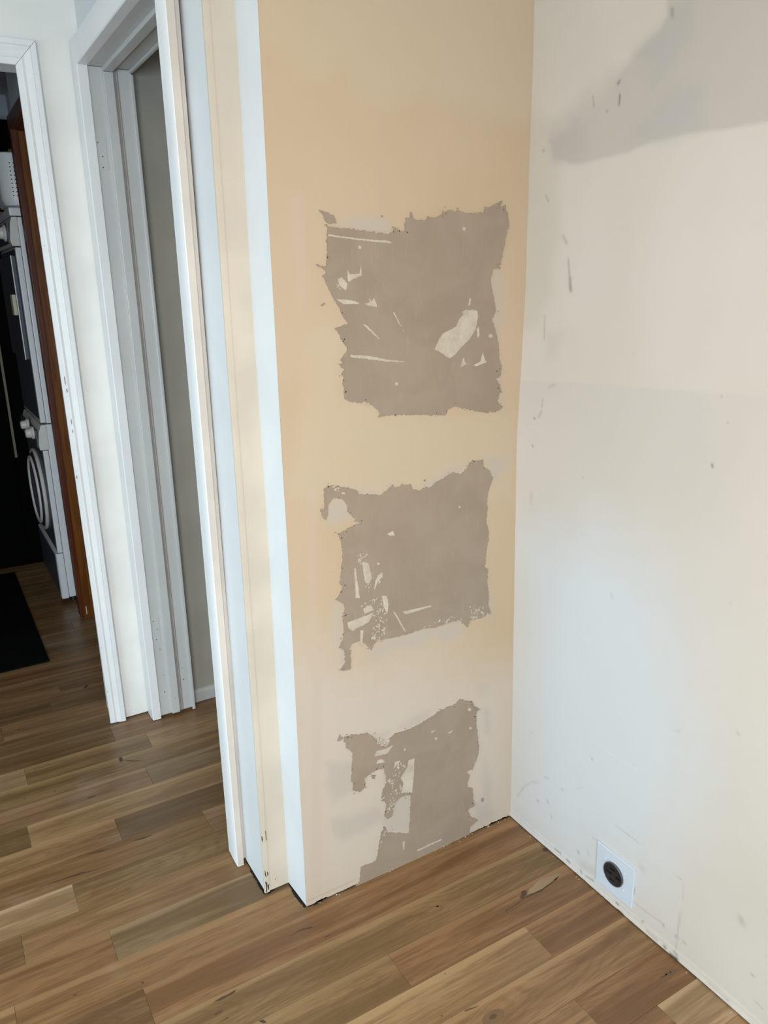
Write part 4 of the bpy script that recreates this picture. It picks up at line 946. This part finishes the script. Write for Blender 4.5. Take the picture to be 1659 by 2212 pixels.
# near casing (its outer side faces the camera)
yin = lambda z: 0.297 - 0.0085 * z
mb = MB()
mb.loft([[(XW - d, yin(z) - t, z + (0.006 * (1 - t / 0.0712) if z < 0.01 else 0)) for t, d in CAS2] for z in (0.001, 0.5, 1.0, 1.5, 2.0)] + [[(XW - d, yin(HD) - t, HD + t) for t, d in CAS2]])
mb.build('side_casing', WHITE_TRIM, door_c, smooth=True)
mb = MB()      # outer side of the casing, warm light put into its pinkish colour
mb.loft([[(XW - 0.0278, yin(z) - 0.0716, z), (XW - 0.0278, yin(z) - 0.0700, z), (XW - 0.0122, yin(z) - 0.0700, z), (XW - 0.0122, yin(z) - 0.0716, z)] for z in (0.004, 0.5, 1.0, 1.5, 2.0, 2.10)])
mb.build('warm_lit_edge', WARM_EDGE, door_c)
mb = MB()      # board under the casing in the same warm-lit colour, cut short of the floor
mb.loft([[(XW + 0.001, yin(z) - 0.004, z), (XW - 0.013, yin(z) - 0.004, z), (XW - 0.013, yin(z) - 0.064, z), (XW + 0.001, yin(z) - 0.060, z)] for z in (0.014, 0.7, 1.4, 2.08)])
mb.build('backing_board', WARM_EDGE, door_c)
# far casing, tight against the hall wall
mb = MB()
mb.loft([[(XW - d, 1.0815 + t, 0.002 + (0.0 if t < .06 else 0.0)) for t, d in CAS2], [(XW - d, 1.0815 + t, HD + t) for t, d in CAS2]])
mb.build('side_casing', WHITE_TRIM, door_c, smooth=True)
mb = MB()
mb.loft([[(XW - d, 1.0815 + t, HD + t + 0.0004) for t, d in CAS2], [(XW - d, yin(HD) - t, HD + t + 0.0004) for t, d in CAS2]])
mb.build('head_casing', WHITE_TRIM, door_c, smooth=True)
# jambs
mb = MB(); mb.box(-0.7245, -0.598, 1.087, 1.106, 0.010, 2.1055)
mb.build('jamb', JAMB_SHADE, door_c, bevel=0.0015)
mb = MB(); mb.box(-0.7245, -0.598, 0.283, 0.301, 0.010, 2.1055)
mb.build('jamb', JAMB_SHADE, door_c, bevel=0.0015)
mb = MB(); mb.box(-0.7245, -0.598, 0.302, 1.086, 2.106, 2.127)
mb.build('head_jamb', JAMB_SHADE, door_c, bevel=0.0015)
for a, b, nm in ((1.0755, 1.0872, 'stop'), (0.3008, 0.3120, 'stop')):
    mb = MB(); mb.box(-0.682, -0.653, a, b, 0.011, 2.093)
    mb.build(nm, JAMB_SHADE, door_c, bevel=0.002)
mb = MB(); mb.box(-0.682, -0.653, 0.3005, 1.0872, 2.0935, 2.1062)
mb.build('stop', JAMB_SHADE, door_c, bevel=0.002)
# double bead and inner edge strip
mb = MB()
for xx in (-0.6490, -0.6415):
    mb.cyl((xx, 1.0868, 0.012), (xx, 1.0868, 2.105), 0.0034, n=8)
mb.build('bead', BEAD_PAINT, door_c, smooth=True)
mb = MB()
for xx in (-0.6490, -0.6415):
    mb.cyl((xx, 0.312, 2.1058), (xx, 1.086, 2.1058), 0.0034, n=8)
mb.build('bead', BEAD_PAINT, door_c, smooth=True)
mb = MB(); mb.box(-0.606, -0.595, 1.0795, 1.0872, 0.002, 2.093)
mb.build('edge_strip', JAMB_SHADE, door_c, bevel=0.0025)
mb = MB(); mb.box(-0.606, -0.595, 0.302, 1.0872, 2.0965, 2.1062)
mb.build('edge_strip', JAMB_SHADE, door_c, bevel=0.0025)
# filled hinge mortises with screw holes
for z0, z1, holes in ((1.831, 1.918, ((-0.7155, 1.905), (-0.706, 1.868), (-0.708, 1.838))), (0.298, 0.392, ((-0.7115, 0.380), (-0.7015, 0.346), (-0.7075, 0.309)))):
    mb = MB(); mb.box(-0.7215, -0.6925, 1.0859, 1.0875, z0, z1)
    hp = mb.build('hinge_filler', JAMB_SHADE, door_c, bevel=0.0006)
    for hx, hz in holes:
        mb = MB(); mb.cyl((hx, 1.0862, hz), (hx, 1.0852, hz), 0.0017, n=10)
        mb.build('screw_hole', HOLE, hp)
mb = MB()
for hx, hz, r in ((-0.6985, 0.268, .0015), (-0.695, 0.165, .0012), (-0.699, 0.100, .0020), (-0.628, 0.130, .0020), (-0.627, 0.175, .0010)):
    mb.cyl((hx, 1.0875, hz), (hx, 1.0862, hz), r, n=9)
for hx, hz, r in ((-0.668, 0.070, .0012), (-0.666, 0.03, .001)):
    mb.cyl((hx, 1.0765, hz), (hx, 1.0750, hz), r, n=9)
mb.build('nail_hole', HOLE, door_c)['kind'] = 'stuff'
# dark gap with a splinter at the foot of the far jamb
mb = MB(); mb.box(-0.7265, -0.7205, 1.092, 1.10, 0.0, 0.02); mb.build('shim', WARM_EDGE, door_c)

# -- door_3: brown stained frame on the laundry side
door_b = tag(empty('door_3', (-0.80, 2.1, 0)), 'brown stained wooden door frame inside the laundry', 'door frame', kind='structure')
yb = 2.165
mb = MB(); mb.loft([[(x0, yb - 0.004, z), (x0, yb + 0.055, z), (-0.7852, yb + 0.055, z), (-0.7852, yb - 0.004, z)] for x0, z in ((-0.8040, 0.012), (-0.8060, 1.0), (-0.8100, 2.10))] + [[(-0.8100, yb - 0.004, 2.103), (-0.8100, yb + 0.055, 2.155), (-0.7852, yb + 0.055, 2.155), (-0.7852, yb - 0.004, 2.103)]])
mb.build('side_casing', RED_BROWN, door_b, bevel=0.0015)
mb = MB(); mb.loft([[(-0.8100, y_ + e0, 2.1035), (-0.8100, y_ + e1, 2.156), (-0.7852, y_ + e1, 2.156), (-0.7852, y_ + e0, 2.1035)] for y_, e0, e1 in ((1.36, 0.0, -0.055), (yb, -0.004, 0.055))])
mb.build('head_casing', RED_BROWN, door_b, bevel=0.0015)
mb = MB(); mb.box(-0.7848, -0.682, yb, 2.189, 0.0, 2.10); mb.build('jamb', BROWN, door_b)
mb = MB(); mb.box(-0.7848, -0.682, 1.362, 2.189, 2.102, 2.124); mb.build('head_jamb', RED_BROWN, door_b)
mb = MB(); mb.box(-0.7540, -0.7170, 2.1535, yb - 0.0005, 0.0, 2.085); mb.build('stop', BROWN, door_b, bevel=0.002)
mb = MB(); mb.box(-0.7848, -0.682, 1.361, 1.38, 0.0, 2.10); mb.build('jamb', BROWN, door_b)
mb = MB(); mb.box(-0.7765, -0.7725, 2.1645, 2.1655, 0.02, 0.06); mb.build('pale_spot', HANDLE_PLASTIC, door_b)  # small pale spot low on the far jamb

# ------------------------------------------------------------------ things
# -- outlet on the right wall
CY, CZ0 = -0.3965, 0.0955
ol = empty('power_outlet', (-0.003, CY, CZ0))
tag(ol, 'square white outlet plate with round black receptacle low on the right wall', 'outlet')
wx = -0.0005
mb = MB()
corners = [(-0.3355, 0.1505), (-0.3375, 0.0330), (-0.4560, 0.0375), (-0.4560, 0.1525)]
mb.loft([[(wx, a, b) for a, b in corners], [(wx - 0.0040, a, b) for a, b in corners], [(wx - 0.0055, a + (CY - a) * 0.025, b + (CZ0 - b) * 0.025) for a, b in corners]])
plate_o = mb.build('cover_plate', PLATE_WHITE, ol)
face = wx - 0.0055
mb = MB()
mb.turn((face, CY + 0.0015, CZ0), (-1, 0, 0), [(-0.002, 0.0302), (0.0030, 0.0302), (0.0048, 0.0288), (0.0053, 0.0272), (0.0046, 0.0262), (0.0044, 0.0001)], 40)
rec = mb.build('receptacle', BLACK_PLASTIC, ol, smooth=True)
rim = MB(); rim.torus((face - 0.0030, CY + 0.0015, CZ0), (1, 0, 0), 0.0296, 0.0014, 44, 8)
rim.build('rim', paint('grey_rim', (0.12, 0.125, 0.13), 0.3, 0.5, 0.1), rec, smooth=True)
def slot(y0, y1, z0, z1):
    s = MB()
    s.box(face - 0.0050, face - 0.0040, y0, y1, z0, z1)
    s.build('slot', SLOT_BLACK, rec, bevel=0.0004)
slot(-0.4010, -0.3850, 0.1075, 0.1112)
slot(-0.4010, -0.3850, 0.0775, 0.0812)
slot(-0.3880, -0.3735, 0.0935, 0.0972); slot(-0.3915, -0.3870, 0.0925, 0.0985)
slot(-0.4175, -0.4070, 0.0920, 0.0985)
for a, b in ((0.0315, 0.0240), (-0.0315, 0.0240), (-0.0315, -0.0240), (0.0315, -0.0240)):
    s = MB(); s.turn((face, CY + a, CZ0 + b), (-1, 0, 0), [(-0.001, 0.0030), (0.0008, 0.0028), (0.0016, 0.0016), (0.0018, 0.0001)], 14)
    s.build('screw', PLATE_WHITE, plate_o, smooth=True)

# -- washing machine
WF, WS = -0.836, -0.811
wm = empty('washing_machine', (-0.53, 2.70, 0.0))
tag(wm, 'white front-loading washing machine on the laundry floor under the dryer', 'washing machine')
mb = MB(); mb.box(WS, -0.24, 2.402, 3.0, 0.030, 0.893); mb.build('cabinet', WHITE_PLASTIC, wm, bevel=0.006)
mb = MB(); mb.box(WF, WS - 0.0015, 2.400, 3.002, 0.266, 0.772)
front = mb.build('front_frame', WHITE_PLASTIC, wm, bevel=0.004)
mb = MB(); mb.box(WF - 0.0012, WF + 0.003, 2.418, 2.985, 0.28, 0.765); mb.build('front_panel', SHADED_FRONT, wm)  # dark sheet over the white front carries its shade
mb = MB()
mb.loft([[(WF - 0.010, 2.408, z), (WF - 0.010, 3.0, z), (WS - 0.0015, 3.002, z), (WS - 0.0015, 2.400, z), (WF - 0.004, 2.400, z)] for z in (0.028, 0.262)])
mb.build('kick_panel', WHITE_PLASTIC, wm, bevel=0.003)
mb = MB(); mb.box(WF - 0.0122, WF - 0.009, 2.425, 2.985, 0.04, 0.25); mb.build('kick_front', SHADED_FRONT, wm)
mb = MB()
mb.loft([[(x0, y_, z) for x0, y_ in ((-0.806, 2.397), (-0.806, 3.004))] + [(xf, 3.004, z), (xf, 2.397, z)] for z, xf in ((0.775, -0.847), (0.80, -0.849), (0.86, -0.842), (0.893, -0.830))])
panel = mb.build('control_panel', PANEL_PLASTIC, wm, bevel=0.004)
mb = MB(); mb.box(-0.8535, -0.846, 2.425, 2.99, 0.79, 0.865); mb.build('panel_face', SHADED_FRONT, panel)
for y_, z_, r_ in ((2.50, 0.845, 0.030), (2.66, 0.862, 0.028)):
    mb = MB(); mb.turn((-0.852, y_, z_), (-1, 0, 0), [(0, r_), (0.010, r_), (0.014, r_ * 0.78), (0.034, r_ * 0.70), (0.038, r_ * 0.5), (0.0385, 0.0001)], 22)
    mb.build('knob', PANEL_PLASTIC, panel, smooth=True)
for y_ in (2.45, 2.95):
    for x_ in (-0.79, -0.29):
        mb = MB(); mb.cyl((x_, y_, 0.001), (x_, y_, 0.032), 0.018, n=14); mb.build('foot', BLACK_PLASTIC, wm)
dc = (WF - 0.004, 2.705, 0.525)
mb = MB(); mb.turn(dc, (-1, 0, 0), [(0, 0.190), (0.012, 0.190), (0.020, 0.180), (0.022, 0.150), (0.006, 0.135), (0.006, 0.0001)], 44)
dr = mb.build('round_door', DOOR_GLASS, wm, smooth=True)
mb = MB(); mb.torus((dc[0] - 0.004, dc[1], dc[2]), (1, 0, 0), 0.200, 0.009, 56, 8); mb.build('door_rim', PANEL_PLASTIC, dr, smooth=True)
mb = MB(); mb.torus((dc[0] - 0.022, dc[1], dc[2]), (1, 0, 0), 0.165, 0.009, 56, 8); mb.build('inner_rim', PANEL_PLASTIC, dr, smooth=True)

# -- dryer stacked on it
DF, DS = -0.828, -0.803
dm = empty('tumble_dryer', (-0.53, 2.70, 0.897))
tag(dm, 'white tumble dryer stacked on top of the washing machine', 'dryer')
mb = MB(); mb.box(DS, -0.24, 2.402, 3.0, 0.8975, 1.797); mb.build('cabinet', WHITE_PLASTIC, dm, bevel=0.005)
mb = MB(); mb.box(DF, DS - 0.0015, 2.400, 3.002, 0.902, 1.672); mb.build('front_frame', WHITE_PLASTIC, dm, bevel=0.004)
mb = MB(); mb.box(DF - 0.0012, DF + 0.003, 2.418, 2.985, 0.915, 1.665); mb.build('front_panel', SHADED_FRONT, dm)
mb = MB(); mb.box(DF - 0.020, DF - 0.0005, 2.432, 2.95, 1.19, 1.64)
dd = mb.build('dryer_door', SHADED_FRONT, dm, bevel=0.004)
mb = MB(); mb.box(DF - 0.0215, DF - 0.0175, 2.4280, 2.432, 1.19, 1.64); mb.build('door_edge', WHITE_PLASTIC, dd)
mb = MB(); mb.box(DF - 0.036, DF - 0.0195, 2.455, 2.53, 1.385, 1.475); mb.build('handle', HANDLE_PLASTIC, dd, bevel=0.004)
mb = MB()
mb.loft([[(-0.803, 2.397, z), (-0.803, 3.004, z), (xf, 3.004, z), (xf, 2.397, z)] for z, xf in ((1.677, -0.838), (1.70, -0.843), (1.77, -0.835), (1.797, -0.826))])
dp = mb.build('control_panel', PANEL_PLASTIC, dm, bevel=0.004)
mb = MB(); mb.box(-0.8475, -0.840, 2.425, 2.99, 1.69, 1.775); mb.build('panel_face', SHADED_FRONT, dp)
mb = MB(); mb.turn((-0.846, 2.50, 1.735), (-1, 0, 0), [(0, 0.036), (0.008, 0.036), (0.012, 0.026), (0.032, 0.023), (0.034, 0.0001)], 24); mb.build('knob', PANEL_PLASTIC, dp, smooth=True)
mb = MB(); mb.box(-0.832, -0.24, 2.398, 3.002, 1.800, 1.835); mb.build('top_lid', WHITE_PLASTIC, dm, bevel=0.008, seg=3)

# -- basket on the dryer
bk = empty('laundry_basket', (-0.66, 2.56, 1.836))
tag(bk, 'white plastic laundry basket with rows of round holes on the dryer', 'basket')
def rrect(x0, x1, y0, y1, r, z, n=7):
    pts = []
    for cx, cy, a0 in ((x1 - r, y0 + r, -90), (x1 - r, y1 - r, 0), (x0 + r, y1 - r, 90), (x0 + r, y0 + r, 180)):
        for i in range(n):
            a = math.radians(a0 + 90 * i / (n - 1))
            pts.append((cx + r * math.cos(a), cy + r * math.sin(a), z))
    return pts
mb = MB()
X0, X1, Y0, Y1 = -0.852, -0.50, 2.415, 2.72
mb.loft([rrect(X0 + .045, X1 - .045, Y0 + .03, Y1 - .03, .05, 1.8355), rrect(X0 + .018, X1 - .018, Y0 + .010, Y1 - .010, .06, 1.846), rrect(X0 + .006, X1 - .006, Y0 + .004, Y1 - .004, .06, 1.872), rrect(X0, X1, Y0, Y1, .06, 2.045), rrect(X0 - .004, X1 + .004, Y0 - .004, Y1 + .004, .06, 2.052),
         rrect(X0 + .002, X1 - .002, Y0 + .002, Y1 - .002, .058, 2.056), rrect(X0 + .006, X1 - .006, Y0 + .006, Y1 - .006, .055, 2.045), rrect(X0 + .012, X1 - .012, Y0 + .010, Y1 - .010, .055, 1.872), rrect(X0 + .03, X1 - .03, Y0 + .02, Y1 - .02, .05, 1.850)])
tub = mb.build('tub', WHITE_PLASTIC, bk, smooth=True)
for cx_ in (-0.8005, -0.7855, -0.700, -0.684, -0.614, -0.598):
    for k in range(9):
        mb = MB(); zc = 2.013 - k * 0.0162
        mb.cyl((cx_, Y0 - 0.0006 + 0.004 * (2.045 - zc) / 0.173, zc), (cx_, Y0 + 0.004, zc), 0.0026, n=10)
        mb.build('hole', HOLE, tub)

# -- small things around the machines
mb = MB(); mb.box(-0.746, -0.673, 2.80, 2.88, 1.8365, 2.110)
yb_ = empty('yellow_carton', (-0.71, 2.84, 1.8365))
tag(yb_, 'yellow-green carton standing behind the laundry basket', 'carton')
mb.build('box', YELLOW, yb_, bevel=0.002)
mb = MB(); mb.loft([[(-0.746, 2.80, 2.110), (-0.673, 2.80, 2.110), (-0.673, 2.88, 2.110), (-0.746, 2.88, 2.110)], [(-0.746, 2.838, 2.128), (-0.673, 2.838, 2.128), (-0.673, 2.842, 2.128), (-0.746, 2.842, 2.128)]]); mb.build('folded_top', YELLOW, yb_)
# orange cloth over the dryer edge
mb = MB()
cr = random.Random(8)
rows_ = []
for i in range(9):
    y_ = 2.78 + i * 0.018
    rows_.append([(-0.76, y_, 1.843 + 0.003 * math.sin(i)), (-0.80, y_, 1.844 + 0.003 * math.sin(1.7 * i)), (-0.838, y_, 1.845 + 0.003 * math.sin(2.1 * i)), (-0.856 - 0.003 * math.sin(1.3 * i), y_, 1.828), (-0.858 - 0.004 * math.sin(1.9 * i), y_, 1.800), (-0.857 - 0.005 * math.sin(1.6 * i), y_, 1.782 + 0.006 * math.sin(i * 2.3))])
top_r = rows_
bot_r = [[(x + 0.003 if k > 3 else x, y, z - (0.0025 if k <= 3 else 0)) for k, (x, y, z) in enumerate(r_)] for r_ in rows_]
mb.loft([t_ + b_[::-1] for t_, b_ in zip(top_r, bot_r)])
tag(mb.build('cleaning_cloth', ORANGE, smooth=True, origin=(-0.80, 2.85, 1.837)), 'orange cloth hanging over the front edge of the dryer top', 'cloth')
# bristle brush hooked beside the dryer knob
br = empty('cleaning_brush', (-0.89, 2.46, 1.725))
tag(br, 'small white bristle brush hanging by the dryer knob', 'brush')
mb = MB(); mb.turn((-0.8805, 2.50, 1.735), (-1, 0, 0), [(0, 0.010), (0.022, 0.012), (0.024, 0.0001)], 14); mb.build('brush_head', PANEL_PLASTIC, br, smooth=True)
mb = MB()
bc = Vector((-0.900, 2.50, 1.733))
for i in range(150):
    v = Vector((-abs(cr.gauss(0.4, .7)), cr.gauss(0, 1), cr.gauss(-.35, 1))).normalized()
    mb.cyl(bc + v * 0.004, bc + v * cr.uniform(0.022, 0.042), 0.0014, 0.0006, n=4)
mb.build('bristles', PANEL_PLASTIC, br)['kind'] = 'stuff'

# -- black mat
mb = MB(); mb.box(-1.80, -0.998, 1.782, 3.02, 0.0008, 0.0075)
mt_ = empty('floor_mat', (-1.4, 2.4, 0))
tag(mt_, 'flat black mat on the laundry floor by the machines', 'mat')
mb.build('mat_sheet', BLACK_MAT, mt_, bevel=0.002)
mb = MB(); mb.box(-1.79, -1.008, 1.792, 3.01, 0.0074, 0.0082); mb.build('pile', BLACK_MAT, mt_)

# -- cabinet added at the back, near-black to carry the darkness there
dk = empty('added_tall_cabinet', (-1.0, 3.3, 0))
tag(dk, 'tall cabinet added at the back of the laundry, black for its darkness', 'cabinet')
mb = MB(); mb.box(-1.95, -0.36, 3.13, 3.355, 0.0, 2.305); mb.build('carcass', CAB_DARKNESS, dk, bevel=0.003)
for a, b in ((-1.945, -1.42), (-1.412, -0.905), (-0.880, -0.365)):
    mb = MB(); mb.box(a, b, 3.112, 3.1295, 0.06, 2.29); mb.build('door', CAB_DARKNESS, dk, bevel=0.002)
mb = MB(); mb.box(-0.8985, -0.8865, 3.108, 3.1295, 0.62, 2.29); mb.build('edge_strip', paint('olive_strip', (0.22, 0.20, 0.13), 0.6, 0.3), dk)

# -- plaster crumbs along the foot of the beige wall
mb = MB()
r = random.Random(2)
for i in range(60):
    x = r.uniform(-0.63, -0.02) if i < 46 else -0.004
    y = -abs(r.gauss(0.0015, 0.0025)) if i < 46 else r.uniform(-0.75, -0.02)
    if i >= 46: x = -0.008 - abs(r.gauss(0, 0.003))
    s = r.uniform(0.0006, 0.0019)
    vs_ = [mb.bm.verts.new((x + math.cos(t_) * s * r.uniform(.7, 1.6), y + math.sin(t_) * s * 0.7, 0.0001)) for t_ in (0, 2.1, 4.2)]
    vt = mb.bm.verts.new((x, y, s * r.uniform(.8, 1.6)))
    for a_, b_ in ((0, 1), (1, 2), (2, 0)): mb.bm.faces.new((vs_[a_], vs_[b_], vt))
    mb.bm.faces.new(vs_[::-1])
tag(mb.build('plaster_crumbs', CRUMB), 'white plaster crumbs along the foot of the bare walls', 'crumbs', kind='stuff')
